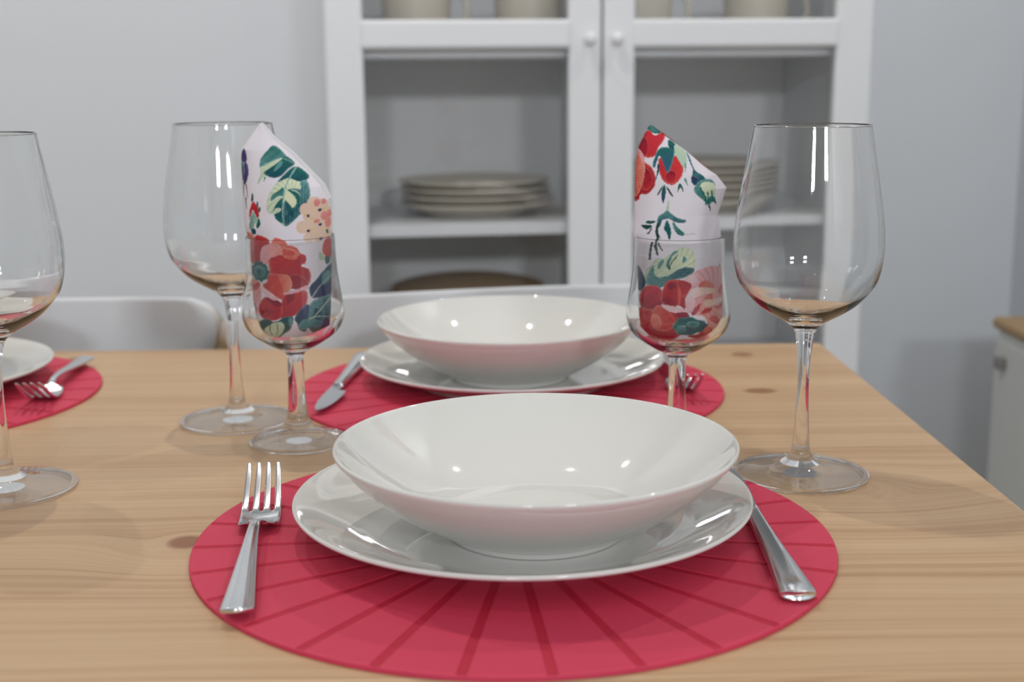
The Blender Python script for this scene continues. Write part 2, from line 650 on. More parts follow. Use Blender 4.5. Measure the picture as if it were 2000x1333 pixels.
PZ = MAT_T
pl = lathe('dinner_plate', plate_prof, M_CERAMIC, seg=200)
pl.location = (0.0104, 0.7365, PZ)
tag(pl, 'flat cream dinner plate on the nearest red placemat under the large bowl', 'plate', 'cream dinner plates')
p2 = pl.copy(); COL.objects.link(p2); p2.location = (0.0079, 1.1300, PZ)
tag(p2, 'flat cream dinner plate on the far middle placemat under the farther bowl', 'plate', 'cream dinner plates')
p3 = pl.copy(); COL.objects.link(p3); p3.location = (-0.5385, 1.1150, PZ)
tag(p3, 'flat cream dinner plate at the left edge of the photo beside a fork', 'plate', 'cream dinner plates')
bw = lathe('pasta_bowl', bowl_prof, M_CERAMIC, seg=200)
bw.location = (0.0178, 0.7120, PZ + 0.0066)
tag(bw, 'wide cream bowl nearest the camera, standing on its plate', 'bowl', 'cream bowls')
b2 = bw.copy(); COL.objects.link(b2); b2.location = (0.0057, 1.1080, PZ + 0.0066)
tag(b2, 'wide cream bowl on the far side between the two napkins', 'bowl', 'cream bowls')
b3 = bw.copy(); COL.objects.link(b3); b3.location = (-0.5430, 1.1150, PZ + 0.0066)
tag(b3, 'cream bowl of which only the right rim shows behind the left wine glass', 'bowl', 'cream bowls')

# ------------------------------------------------------------------ glasses
wine_out = [(0, 0.0011), (0.020, 0.0011), (0.040, 0.0004), (0.0440, 0.0002), (0.0453, 0.0014), (0.0444, 0.0027), (0.036, 0.0035), (0.026, 0.0045), (0.0165, 0.0072), (0.0098, 0.0117), (0.0066, 0.0165),
            (0.0055, 0.0245), (0.0047, 0.036), (0.0041, 0.050), (0.0038, 0.065), (0.0042, 0.078), (0.0050, 0.088), (0.0064, 0.0972), (0.0090, 0.1020), (0.0150, 0.1066),
            (0.0230, 0.1112), (0.0321, 0.1174), (0.0393, 0.1250), (0.0448, 0.1332), (0.0477, 0.1451), (0.0485, 0.1580), (0.0475, 0.1710), (0.0456, 0.1850), (0.0434, 0.1985), (0.0409, 0.2130), (0.0375, 0.2325)]
wine_in = [(0.0373, 0.2334), (0.0368, 0.2334), (0.0366, 0.2325), (0.0400, 0.2130), (0.0425, 0.1985), (0.0446, 0.1850), (0.0465, 0.1710), (0.0474, 0.1580), (0.0466, 0.1457),
           (0.0436, 0.1344), (0.0381, 0.1262), (0.0310, 0.1194), (0.0220, 0.1140), (0.0120, 0.1105), (0.0050, 0.1092), (0, 0.1090)]
small_out = [(0, 0.0011), (0.016, 0.0011), (0.030, 0.0004), (0.0350, 0.0002), (0.0368, 0.0014), (0.0358, 0.0028), (0.029, 0.0044), (0.020, 0.0075), (0.0125, 0.0125), (0.0090, 0.0180), (0.0076, 0.0235),
             (0.0069, 0.030), (0.0062, 0.042), (0.0060, 0.055), (0.0062, 0.0645), (0.0078, 0.0690), (0.0144, 0.0728), (0.0208, 0.0765), (0.0294, 0.0825), (0.0342, 0.0880),
             (0.0368, 0.0955), (0.0367, 0.1025), (0.0352, 0.1131), (0.0332, 0.1273), (0.0322, 0.1416), (0.0319, 0.1540)]
small_in = [(0.0317, 0.1551), (0.0308, 0.1551), (0.0306, 0.1540), (0.0309, 0.1416), (0.0319, 0.1273), (0.0339, 0.1131), (0.0354, 0.1025), (0.0354, 0.0962),
            (0.0328, 0.0894), (0.0282, 0.0842), (0.0200, 0.0790), (0.0110, 0.0765), (0, 0.0758)]


def stem_glass(name, prof_o, prof_i, z_foot, z_bowl):
    root = empty(name, (0, 0, 0))
    p = cr_path(prof_o + prof_i, 5)
    top_i = max(range(len(p)), key=lambda i: p[i][1])
    i1 = next(i for i in range(8, top_i) if p[i][1] >= z_foot and p[i][0] < 0.02)
    i2 = next(i for i in range(i1, top_i) if p[i][1] >= z_bowl)
    ft = lathe('foot', p[:i1 + 1], M_GLASS_FOOT, root, seg=144)
    ft.data.materials.append(M_GLASS)
    rmax = max(q[0] for q in p[:i1])
    ft.data.polygons.foreach_set('material_index', [0 if 0.30 * rmax < math.hypot(f.center.x, f.center.y) < 0.93 * rmax else 1 for f in ft.data.polygons])
    lathe('stem', p[i1:i2 + 1], M_GLASS, root, seg=96)
    lathe('bowl', p[i2:], M_GLASS_BOWL, root, seg=144)
    return root


wg = stem_glass('wine_glass', wine_out, wine_in, 0.0082, 0.0990)
wg.location = (0.2003, 0.8401, 0.0002)
tag(wg, 'tall empty wine glass right of the nearest bowl, on bare wood', 'wine glass', 'empty wine glasses')
w2 = copy_tree(wg); w2.location = (-0.2120, 1.000, 0.0002)
tag(w2, 'tall empty wine glass standing behind the left napkin glass', 'wine glass', 'empty wine glasses')
w3 = copy_tree(wg); w3.location = (-0.332, 0.827, 0.0002)
tag(w3, 'tall empty wine glass cut off by the left edge of the photo', 'wine glass', 'empty wine glasses')
sg = stem_glass('water_glass', small_out, small_in, 0.0120, 0.0660)
GB = (-0.1537, 0.9354)
GC = (0.1255, 0.9100)
sg.location = (*GB, 0.0002)
tag(sg, 'small stemmed glass left of the bowls, holding the napkin with the green leaf', 'stemmed glass', 'stemmed glasses holding napkins')
s2 = copy_tree(sg); s2.location = (*GC, 0.0002)
tag(s2, 'small stemmed glass right of the bowls, holding the napkin with rosebuds', 'stemmed glass', 'stemmed glasses holding napkins')


# ------------------------------------------------------------------ napkins
# The print is drawn as smooth coloured shapes in a flat sheet frame (x to the right, y down, unit u = 0.38 mm)
U = 0.00038


def smooth_poly(pts, n=5, sharp=()):
    P = np.array(pts, float)
    m = len(P)
    out = []
    for i in range(m):
        p0, p1, p2, p3 = P[i - 1], P[i], P[(i + 1) % m], P[(i + 2) % m]
        for k in range(n):
            t = k / n
            out.append(0.5 * (2 * p1 + (p2 - p0) * t + (2 * p0 - 5 * p1 + 4 * p2 - p3) * t * t + (3 * p1 - p0 - 3 * p2 + p3) * t ** 3))
    return np.array(out)


class Sheet:
    """colours of a dense point grid, painted shape by shape"""

    def __init__(self, gx, gy, base):
        self.x, self.y = gx, gy
        self.c = np.empty(gx.shape + (3,))
        self.c[:] = lin(base)
        rs = np.random.RandomState(3)
        self.ph = rs.rand(6) * 6.28

    def wob(self, f, s=0.0):
        p = self.ph
        return (np.sin(self.x * f + p[0] + s) * np.cos(self.y * f * 1.3 + p[1]) + np.sin((self.x + self.y) * f * 0.7 + p[2] - s)) * 0.5

    def inside(self, poly):
        x = self.x + self.wob(1.1) * 0.6
        y = self.y + self.wob(0.9, 2) * 0.6
        x0, y0 = poly.min(0)
        x1, y1 = poly.max(0)
        bb = (x >= x0) & (x <= x1) & (y >= y0) & (y <= y1)
        res = np.zeros(x.shape, bool)
        if not bb.any():
            return res
        xs, ys = x[bb], y[bb]
        ins = np.zeros(xs.shape, bool)
        a = poly
        b = np.roll(poly, -1, 0)
        for (ax, ay), (bx, by) in zip(a, b):
            if ay == by:
                continue
            cr_ = ((ay > ys) != (by > ys)) & (xs < (bx - ax) * (ys - ay) / (by - ay) + ax)
            ins ^= cr_
        res[bb] = ins
        return res

    def poly(self, pts, c1, c2=None, d=(0, 1), vein=0.0, smooth=True, k=5):
        p = smooth_poly(pts, k) if smooth else np.array(pts, float)
        m = self.inside(p)
        if not m.any():
            return
        c1 = np.array(lin(c1))
        if c2 is None:
            self.c[m] = c1
            return
        c2 = np.array(lin(c2))
        proj = p @ np.array(d, float)
        lo, hi = proj.min(), proj.max()
        t = (self.x[m] * d[0] + self.y[m] * d[1] - lo) / max(hi - lo, 1e-6)
        t = np.clip(t + 0.22 * self.wob(0.35)[m] + vein * np.sin((self.x[m] * d[1] - self.y[m] * d[0]) * 1.3), 0, 1)
        cc = c1 + (c2 - c1) * t[:, None]
        if len(p) > 24 and (p.max(0) - p.min(0)).min() > 6:
            ctr = p.mean(0)
            rim = ~self.inside(ctr + (p - ctr) * 0.90)[m]
            cc[rim] = cc[rim] * 0.80 + 0.20 * np.array(lin((232, 176, 160) if c1[0] > c1[1] * 1.6 else (168, 200, 190)))
            dx, dy = self.x[m] - ctr[0], self.y[m] - ctr[1]
            th = np.arctan2(dy, dx)
            cc = cc * (1 + 0.10 * np.sin(th * 23 + np.hypot(dx, dy) * 0.25) * np.clip(np.hypot(dx, dy) / 8, 0, 1))[:, None]
            cc = cc * (1 + 0.07 * np.sin(self.x[m] * 2.3 + self.wob(0.8)[m] * 3) * np.sin(self.y[m] * 1.9))[:, None]
        self.c[m] = np.clip(cc, 0, 1)

    def dot(self, cx, cy, rx, ry, c1, c2=None):
        a = np.linspace(0, 2 * PI, 16, endpoint=False)
        self.poly(np.c_[cx + rx * np.cos(a), cy + ry * np.sin(a)], c1, c2, smooth=False)

    def line(self, pts, w, col, w2=None):
        P = smooth_open(pts)
        n = len(P)
        w2 = w if w2 is None else w2
        L, R = [], []
        for i in range(n):
            d = P[min(i + 1, n - 1)] - P[max(i - 1, 0)]
            d = d / (np.hypot(*d) + 1e-9)
            nn = np.array([-d[1], d[0]]) * (w + (w2 - w) * i / (n - 1)) / 2
            L.append(P[i] + nn)
            R.append(P[i] - nn)
        self.poly(np.array(L + R[::-1]), col, smooth=False)


def smooth_open(pts, n=5):
    P = np.array(pts, float)
    out = []
    for i in range(len(P) - 1):
        p1, p2 = P[i], P[i + 1]
        p0 = P[i - 1] if i else 2 * p1 - p2
        p3 = P[i + 2] if i + 2 < len(P) else 2 * p2 - p1
        for k in range(n):
            t = k / n
            out.append(0.5 * (2 * p1 + (p2 - p0) * t + (2 * p0 - 5 * p1 + 4 * p2 - p3) * t * t + (3 * p1 - p0 - 3 * p2 + p3) * t ** 3))
    out.append(P[-1])
    return np.array(out)


RED, RED2, CRIM, CORAL, SALM, PINK, PALE = (196, 50, 56), (170, 34, 50), (146, 26, 50), (214, 94, 80), (226, 142, 122), (232, 178, 186), (240, 214, 214)
TEAL, TEAL2, TEAL3, MINT, CREAM = (38, 104, 98), (30, 78, 92), (96, 146, 146), (186, 206, 178), (222, 226, 192)
NAVY, VIOL, OLIVE, BEIGE, DKG = (56, 52, 100), (88, 74, 130), (70, 80, 60), (226, 196, 170), (46, 70, 64)


def paint_leaf_napkin(S):
    a = lambda X, Y: (X / 5.554, Y / 5.554)                     # sheet coordinates, upper part
    b = lambda X, Y: ((X / 4.443) - 20, (Y / 4.443) + 190)      # lower part
    A = lambda *p: [a(*q) for q in p]
    B = lambda *p: [b(*q) for q in p]
    # violet bud at the left
    S.poly(A((158, 355), (190, 400), (200, 480), (170, 500), (130, 490), (122, 430)), NAVY, VIOL)
    S.poly(A((165, 500), (205, 510), (220, 600), (195, 690), (160, 740), (150, 860), (143, 800), (150, 690), (165, 600)), VIOL, NAVY)
    S.poly(A((130, 490), (160, 520), (160, 640), (140, 690), (125, 560)), TEAL3, NAVY)
    S.line(A((170, 690), (190, 760), (205, 860)), 3.2, OLIVE, 1)
    S.line(A((178, 860), (180, 920), (188, 985)), 3, OLIVE, 1)
    # small red bud
    for q in (((262, 810), (275, 860), (255, 910), (245, 870)), ((320, 890), (330, 960), (312, 990), (305, 940)), ((355, 955), (345, 1010), (325, 1000), (330, 970))):
        S.poly(A(*q), TEAL, DKG)
    S.poly(A((265, 905), (300, 925), (335, 1000), (325, 1075), (290, 1030), (265, 985), (240, 1040), (222, 1095), (222, 1000)), RED, RED2)
    S.poly(A((262, 1000), (300, 1050), (345, 1090), (345, 1150), (310, 1180), (290, 1120), (250, 1210), (215, 1180), (225, 1110)), TEAL3, MINT, (1, 0))
    S.poly(A((330, 1070), (348, 1110), (340, 1160), (300, 1178), (310, 1120)), TEAL, TEAL2)
    S.dot(*a(265, 1218), 5.2, 6, TEAL2)
    # big green leaf: left lobe
    S.poly(A((480, 328), (600, 430), (690, 515), (640, 560), (560, 640), (470, 650), (400, 640), (330, 715), (325, 690), (350, 620), (345, 530), (355, 450), (410, 380)), CREAM, MINT)
    S.poly(A((480, 328), (600, 432), (540, 460), (480, 480), (400, 510), (345, 550), (345, 480), (365, 440), (410, 380)), TEAL, TEAL3, (0, 1), 0.1)
    S.poly(A((600, 435), (690, 515), (640, 560), (560, 640), (470, 652), (385, 605), (440, 560), (500, 520), (560, 470)), TEAL, TEAL2, (0, 1), 0.15)
    S.poly(A((560, 480), (575, 510), (540, 560), (490, 590), (510, 540)), TEAL3)
    S.line(A((345, 545), (450, 495), (560, 455), (680, 515)), 2.2, (120, 170, 160), 1)
    S.line(A((405, 645), (395, 670), (385, 690)), 3, TEAL, 1)
    # right lobe
    S.poly(A((700, 545), (800, 610), (845, 665), (820, 690), (860, 790), (850, 900), (800, 960), (770, 1030), (690, 1110), (620, 1155), (540, 1095), (500, 1030), (430, 1000), (430, 880), (490, 750), (540, 690), (620, 600)), CREAM, MINT)
    S.poly(A((700, 545), (810, 615), (838, 668), (780, 700), (730, 690), (640, 660), (560, 690), (535, 700), (600, 620)), TEAL, TEAL2)
    S.poly(A((820, 690), (862, 800), (850, 900), (800, 960), (770, 1030), (690, 1110), (620, 1155), (595, 1090), (600, 960), (620, 890), (690, 960), (740, 900), (760, 820), (700, 780), (640, 775), (700, 760), (770, 770), (760, 700)), TEAL3, TEAL2, (0, 1), 0.25)
    S.poly(A((640, 770), (740, 810), (770, 880), (740, 960), (730, 880), (700, 830)), TEAL)
    S.poly(A((620, 880), (690, 970), (690, 1060), (640, 990)), TEAL, TEAL2)
    S.poly(A((600, 750), (600, 830), (540, 840), (470, 890), (480, 830), (550, 780)), TEAL, TEAL3)
    S.poly(A((600, 860), (595, 960), (530, 960), (490, 1010), (510, 950), (560, 880)), TEAL, TEAL2)
    S.poly(A((590, 970), (595, 1110), (540, 1095), (505, 1030), (560, 1000)), TEAL2, TEAL)
    S.poly(A((640, 790), (700, 850), (730, 900), (690, 950), (640, 880), (620, 850)), CREAM)
    S.line(A((710, 550), (640, 690), (605, 830), (590, 1000), (600, 1110)), 3, (140, 180, 176), 1.2)
    # beige hydrangea
    for (x, y, r) in ((830, 985, 62), (900, 920, 60), (970, 950, 60), (1020, 1040, 60), (900, 1060, 70), (850, 1060, 50), (790, 1165, 60), (880, 1180, 75), (960, 1170, 80), (1020, 1150, 50), (850, 1280, 45), (950, 1260, 60), (1010, 1240, 50)):
        S.dot(*a(x, y), r / 5.0, r / 5.0, (224, 196, 176), BEIGE)
    for (x, y, rx, ry) in ((930, 920, 30, 40), (990, 910, 22, 30), (1000, 1060, 34, 45), (930, 1110, 30, 22), (1030, 1130, 26, 60), (1040, 1040, 20, 40)):
        S.dot(*a(x, y), rx / 5.5, ry / 5.5, (220, 150, 140), (216, 130, 130))
    for (x, y) in ((845, 1050), (850, 1207), (957, 997), (962, 1150), (968, 1300)):
        S.dot(*a(x, y), 3.0, 3.0, NAVY)
    for (x, y) in ((820, 1040), (875, 1200), (880, 1080), (990, 990)):
        S.dot(*a(x, y), 3.2, 2.2, (216, 190, 130))
    S.line(A((1020, 1210), (1030, 1250)), 4, TEAL, 3)
    # right little red bud with green tail
    S.poly(B((890, 205), (935, 210), (940, 330), (920, 370), (880, 330), (870, 280)), RED, CORAL, (-1, 0))
    S.poly(B((890, 350), (925, 370), (918, 412), (893, 412)), TEAL)
    S.poly(B((850, 300), (880, 340), (885, 380), (850, 370)), MINT)
    # pink back petal at left
    S.poly(B((215, 150), (300, 170), (310, 380), (240, 400), (225, 300)), SALM, RED, (0, 1))
    # red flower: petals from back to front
    S.poly(B((340, 155), (440, 190), (440, 260), (390, 330), (380, 400), (300, 390), (295, 250), (300, 190)), RED, RED2, (0, 1), .1)
    S.poly(B((500, 172), (590, 215), (590, 300), (480, 300), (460, 230)), CORAL, SALM)
    S.poly(B((590, 240), (670, 255), (700, 300), (740, 330), (745, 390), (700, 400), (560, 390), (540, 300)), CORAL, RED, (0, 1))
    S.poly(B((440, 330), (540, 300), (640, 350), (720, 330), (750, 360), (710, 410), (770, 445), (782, 530), (740, 590), (600, 600), (460, 540), (440, 430)), RED, RED2, (1, .4), .15)
    S.poly(B((370, 270), (450, 225), (530, 230), (560, 310), (520, 320), (450, 350), (420, 400), (360, 380)), PINK, SALM, (1, .3), .1)
    S.poly(B((560, 260), (620, 262), (680, 290), (690, 340), (620, 355), (560, 330), (580, 320), (640, 320), (650, 290)), SALM, CORAL)
    S.dot(*b(715, 350), 8, 8.5, RED, RED2)
    S.poly(B((640, 480), (740, 520), (760, 590), (640, 610), (600, 560)), CRIM, RED2, (1, 0), .2)
    S.poly(B((430, 480), (540, 480), (620, 520), (630, 590), (580, 640), (570, 700), (500, 680), (380, 590), (420, 540)), RED, CORAL, (1, 0), .12)
    S.poly(B((520, 490), (600, 490), (632, 560), (610, 620), (570, 640), (550, 580)), CORAL, SALM, (1, 0), .15)
    S.poly(B((580, 640), (740, 620), (752, 730), (700, 800), (600, 860), (520, 850), (540, 720)), RED, RED2, (0, 1), .25)
    S.poly(B((590, 650), (650, 640), (640, 700), (590, 740)), CRIM)
    S.line(B((560, 650), (660, 630), (760, 590)), 4, PINK, 7)
    S.poly(B((400, 680), (470, 700), (540, 730), (540, 850), (450, 890), (380, 880), (330, 830), (335, 750)), RED, RED2, (0, 1), .2)
    S.poly(B((400, 680), (500, 700), (540, 730), (530, 760), (460, 740)), CRIM)
    S.poly(B((400, 790), (470, 800), (470, 870), (410, 880)), CRIM, RED)
    S.poly(B((255, 545), (350, 560), (360, 640), (350, 740), (300, 760), (265, 720), (250, 620)), SALM, PINK, (0, 1), .1)
    S.poly(B((290, 580), (350, 560), (340, 610), (280, 640), (262, 600)), RED, CORAL)
    S.poly(B((262, 755), (310, 770), (320, 850), (265, 860)), CORAL, PALE)
    S.poly(B((350, 590), (440, 630), (510, 690), (480, 705), (410, 670), (365, 625)), PALE, PINK)
    # eye of the flower
    a0 = np.linspace(0, 2 * PI, 40, endpoint=False)
    rr = 1 + 0.07 * np.cos(a0 * 9)
    cx, cy = b(350, 465)
    S.poly(np.c_[cx + 20.5 * rr * np.cos(a0), cy + 19 * rr * np.sin(a0)], TEAL2, TEAL, (1, 0), smooth=False)
    S.poly(np.c_[cx + 13 * rr * np.cos(a0), cy + 12 * rr * np.sin(a0)], TEAL3, TEAL, (0, 1), smooth=False)
    S.dot(cx - 2, cy, 5, 5, TEAL2)
    for ang in np.linspace(0, 2 * PI, 14, endpoint=False):
        S.line([(cx + 14 * math.cos(ang), cy + 13 * math.sin(ang)), (cx + 23 * math.cos(ang), cy + 22 * math.sin(ang))], 1.3, TEAL3 if int(ang * 5) % 2 else TEAL2, .7)
    # dark leaves lower right
    S.poly(B((880, 470), (940, 430), (945, 700), (860, 700), (790, 690), (770, 600), (820, 540)), TEAL2, NAVY, (0, 1), .2)
    S.poly(B((870, 500), (925, 480), (920, 560), (870, 590)), TEAL3)
    S.line(B((790, 690), (850, 600), (930, 520)), 2, MINT, 1)
    S.poly(B((650, 860), (700, 780), (760, 740), (780, 800), (760, 880), (740, 990), (690, 970), (670, 910)), NAVY, TEAL2, (0, 1))
    S.poly(B((780, 740), (850, 700), (945, 700), (945, 960), (880, 1030), (800, 1040), (760, 960), (730, 980), (680, 940), (720, 880), (760, 860)), TEAL3, TEAL2, (1, 0.5), .45)
    S.poly(B((820, 780), (870, 850), (850, 900), (800, 860)), TEAL2)
    S.poly(B((860, 960), (900, 880), (920, 960), (870, 1010)), NAVY, TEAL2)
    S.line(B((940, 700), (830, 830), (760, 900)), 2, MINT, 1)
    S.line(B((760, 870), (840, 860), (920, 880)), 1.6, MINT, 1)
    # lower leaves
    S.poly(B((315, 930), (400, 870), (480, 900), (560, 850), (640, 850), (620, 950), (560, 1010), (480, 1070), (400, 1030), (310, 980)), TEAL2, TEAL, (0, 1), .3)
    S.poly(B((370, 990), (450, 920), (540, 900), (560, 960), (500, 1040), (420, 1040)), CREAM, MINT, (1, 0), .2)
    S.line(B((440, 930), (430, 980), (450, 1040)), 2.5, TEAL, 1.5)
    S.line(B((500, 920), (500, 980), (480, 1040)), 2.5, TEAL3, 1.5)
    S.poly(B((600, 860), (640, 880), (610, 950)), TEAL3)
    # red tint of the folded edge at the bottom
    S.poly(B((560, 1050), (700, 1055), (850, 1010), (950, 965), (950, 1000), (850, 1060), (700, 1100), (540, 1090)), (214, 70, 90), SALM)


def paint_bud_napkin(S):
    a = lambda X, Y: (X / 5.127, Y / 5.127)
    b = lambda X, Y: (X / 5.127, Y / 5.127 + 200)
    A = lambda *p: [a(*q) for q in p]
    B = lambda *p: [b(*q) for q in p]
    # top red bud
    S.poly(A((380, 90), (420, 85), (500, 140), (490, 165), (430, 160), (385, 130)), TEAL3, TEAL)
    S.poly(A((400, 135), (440, 180), (500, 160), (545, 165), (530, 220), (470, 290), (430, 370), (370, 385), (330, 370), (290, 300), (320, 220), (360, 150)), (208, 52, 66), RED, (0, 1), .1)
    S.poly(A((340, 200), (372, 230), (370, 330), (340, 370), (290, 300)), CRIM, RED2, (0, 1))
    # left flower, cut by the fold
    S.poly(A((340, 430), (400, 470), (435, 560), (425, 650), (370, 720), (310, 730), (290, 780), (255, 780), (260, 560), (300, 450)), RED, RED2, (0, 1), .1)
    S.poly(A((350, 480), (400, 540), (400, 640), (350, 690), (320, 640)), CRIM, RED)
    S.poly(A((255, 300), (300, 330), (335, 400), (345, 500), (320, 640), (290, 720), (250, 720)), CORAL, SALM, (1, 0), .2)
    S.poly(A((285, 300), (330, 350), (345, 430), (338, 520), (320, 430)), PINK, SALM)
    # middle bud
    S.poly(A((480, 380), (560, 430), (630, 360), (680, 400), (695, 480), (670, 560), (610, 625), (560, 630), (500, 590), (465, 500), (462, 420)), RED, (214, 62, 62), (1, 0), .15)
    S.poly(A((560, 500), (620, 520), (610, 600), (550, 615), (520, 560)), CRIM, RED)
    S.poly(A((500, 290), (560, 290), (620, 310), (610, 380), (560, 510), (530, 500), (500, 410), (470, 370), (430, 470), (410, 450), (430, 380), (460, 320)), TEAL, (60, 96, 128), (0, 1), .1)
    S.poly(A((570, 225), (620, 245), (660, 310), (600, 310), (565, 280)), TEAL, TEAL2)
    S.poly(A((630, 270), (720, 320), (735, 400), (715, 480), (690, 470), (650, 400), (625, 350)), MINT, (176, 200, 184))
    S.line(A((465, 440), (455, 520), (435, 585)), 4.5, TEAL2, 1)
    S.line(A((715, 440), (715, 480), (705, 520)), 3, TEAL3, 1)
    S.line(A((700, 570), (712, 600), (728, 640)), 5, TEAL3, 1)
    S.line(A((655, 620), (645, 660), (632, 700)), 4.5, DKG, 1)
    S.line(A((655, 630), (675, 660), (683, 695)), 5, TEAL, 1)
    # hanging leaves under the middle bud
    S.poly(A((515, 630), (530, 690), (515, 780), (500, 800), (488, 740), (495, 670)), TEAL, NAVY, (0, 1))
    S.poly(A((500, 640), (480, 700), (452, 735), (465, 690)), TEAL, DKG)
    S.poly(A((530, 640), (570, 690), (598, 745), (560, 710)), DKG, OLIVE)
    # right closed bud with its stalk
    S.poly(A((735, 335), (765, 370), (785, 450), (815, 510), (880, 550), (905, 590), (850, 610), (800, 640), (765, 610), (765, 560), (785, 500), (760, 430)), TEAL3, TEAL2, (0, 1), .1)
    S.poly(A((765, 560), (800, 560), (830, 590), (800, 640), (768, 610)), NAVY, TEAL2)
    S.poly(A((830, 610), (900, 585), (970, 595), (1000, 640), (995, 740), (1020, 825), (975, 800), (930, 830), (880, 780), (800, 710), (790, 660)), TEAL3, TEAL, (0, 1), .2)
    S.poly(A((850, 640), (900, 610), (970, 620), (998, 650), (995, 750), (960, 740), (920, 780), (880, 720)), CREAM, MINT, (0, 1))
    for q in (((870, 690), (900, 750), (910, 800)), ((920, 700), (930, 760), (940, 820)), ((960, 690), (975, 760), (1010, 820)), ((850, 660), (880, 720), (930, 780))):
        S.line(A(*q), 3.2, TEAL, 1.5)
    S.line(A((900, 800), (915, 840)), 3, TEAL3, 1)
    S.line(A((940, 830), (960, 890)), 4.5, DKG, 1)
    # central hanging star leaf
    S.line(A((555, 770), (548, 830), (540, 890)), 1.5, MINT, 6)
    S.poly(A((540, 870), (580, 900), (640, 940), (715, 960), (690, 985), (620, 980), (560, 950), (500, 960), (470, 1030), (450, 980), (460, 930), (500, 900)), TEAL3, TEAL2, (0, 1), .1)
    S.poly(A((540, 960), (575, 1060), (560, 1150), (535, 1080), (510, 1040)), TEAL, TEAL2)
    S.poly(A((590, 970), (640, 1030), (700, 1085), (690, 1105), (640, 1095), (600, 1040)), TEAL3, TEAL)
    S.line(A((690, 1090), (740, 1095), (800, 1090)), 1.6, (170, 184, 160), 1)
    S.poly(A((440, 975), (400, 1000), (350, 995), (360, 975), (400, 970)), DKG, TEAL)
    S.poly(A((310, 1020), (360, 1010), (410, 1020), (370, 1050), (340, 1050)), DKG, TEAL2)
    S.line(A((400, 1040), (380, 1080), (358, 1095)), 3, OLIVE, 2)
    S.line(A((460, 990), (445, 1070), (455, 1130), (440, 1190), (455, 1290)), 5, DKG, 4)
    S.line(A((450, 1080), (480, 1140)), 4, DKG, 1)
    S.line(A((410, 1170), (395, 1240), (385, 1340)), 4, DKG, 4)
    S.line(A((460, 1180), (480, 1220), (505, 1255)), 3.6, OLIVE, 1.5)
    S.line(A((430, 1200), (460, 1300)), 4.5, DKG, 2)
    # variegated leaf behind the flowers
    S.poly(B((350, 440), (400, 370), (440, 300), (520, 290), (620, 215), (720, 190), (790, 240), (805, 330), (780, 420), (700, 470), (600, 480), (480, 580), (360, 570)), MINT, CREAM, (1, 0), .1)
    S.poly(B((290, 380), (330, 450), (355, 540), (330, 620), (290, 620), (278, 480)), NAVY, TEAL2)
    S.poly(B((360, 560), (380, 440), (420, 370), (430, 450), (470, 480), (560, 450), (680, 380), (790, 390), (770, 440), (680, 480), (560, 500), (480, 580)), TEAL3, TEAL2, (1, 0), .2)
    S.poly(B((460, 360), (500, 300), (510, 330), (470, 400)), TEAL3)
    S.poly(B((540, 320), (600, 230), (640, 230), (590, 270), (560, 340), (560, 400), (535, 370)), TEAL3, TEAL)
    S.line(B((560, 400), (580, 330), (640, 260)), 2.5, DKG, 1)
    S.poly(B((690, 270), (720, 300), (700, 330), (680, 330)), TEAL3)
    S.poly(B((1050, 360), (1070, 400), (1110, 430), (1060, 430)), DKG)
    # pink rose at right
    S.poly(B((790, 430), (860, 400), (950, 375), (1040, 390), (1110, 440), (1130, 600), (1125, 800), (1120, 950), (1030, 1030), (940, 960), (900, 860), (760, 820), (700, 700), (740, 560), (780, 500)), PINK, SALM, (0, 1), .3)
    S.poly(B((700, 500), (750, 450), (800, 450), (830, 520), (780, 570), (720, 560)), PALE, PINK)
    S.poly(B((840, 540), (900, 510), (960, 530), (1000, 580), (920, 590), (850, 590)), CORAL, SALM, (1, 0), .2)
    S.poly(B((1040, 630), (1080, 570), (1100, 600), (1080, 670)), CORAL)
    S.poly(B((890, 680), (960, 640), (980, 690), (920, 720)), CORAL, SALM)
    S.poly(B((760, 590), (860, 570), (1000, 600), (1010, 640), (900, 640), (800, 680), (740, 740), (720, 660)), PALE, (238, 200, 170), (1, 0))
    S.poly(B((700, 640), (760, 640), (800, 700), (780, 800), (740, 790), (700, 700)), PALE, PINK)
    S.poly(B((770, 830), (800, 770), (850, 730), (860, 740), (830, 810), (800, 840)), RED, RED2)
    S.poly(B((860, 820), (910, 780), (980, 790), (940, 820), (880, 835)), RED, CORAL)
    S.poly(B((990, 780), (1060, 770), (1110, 740), (1115, 790), (1060, 800)), RED, CORAL)
    S.poly(B((900, 700), (1000, 700), (1110, 700), (1100, 740), (980, 760), (900, 760)), (238, 200, 170), PALE, (1, 0), .2)
    # red rose at left
    S.poly(B((340, 590), (400, 560), (470, 570), (500, 620), (520, 700), (470, 780), (400, 800), (320, 790), (300, 680)), (208, 56, 70), CRIM, (0, 1), .1)
    S.poly(B((500, 590), (540, 510), (620, 490), (720, 510), (765, 560), (740, 620), (710, 680), (710, 780), (640, 740), (520, 740), (480, 680)), RED, RED2, (0, 1), .15)
    S.poly(B((640, 500), (740, 520), (770, 560), (700, 660), (650, 620)), RED2, RED, (0, 1))
    S.poly(B((545, 540), (600, 520), (625, 560), (560, 590)), CRIM)
    S.poly(B((490, 690), (560, 670), (630, 740), (560, 750)), CRIM, RED2)
    S.poly(B((640, 560), (670, 620), (660, 740), (640, 720)), CORAL)
    S.poly(B((300, 800), (400, 800), (470, 740), (620, 780), (760, 860), (730, 960), (640, 1080), (560, 1110), (420, 1110), (330, 1050), (300, 960)), RED, RED2, (0, 1), .2)
    S.poly(B((450, 750), (540, 780), (610, 870), (600, 960), (540, 1000), (460, 1000), (400, 950), (410, 830)), CORAL, RED, (1, .4), .25)
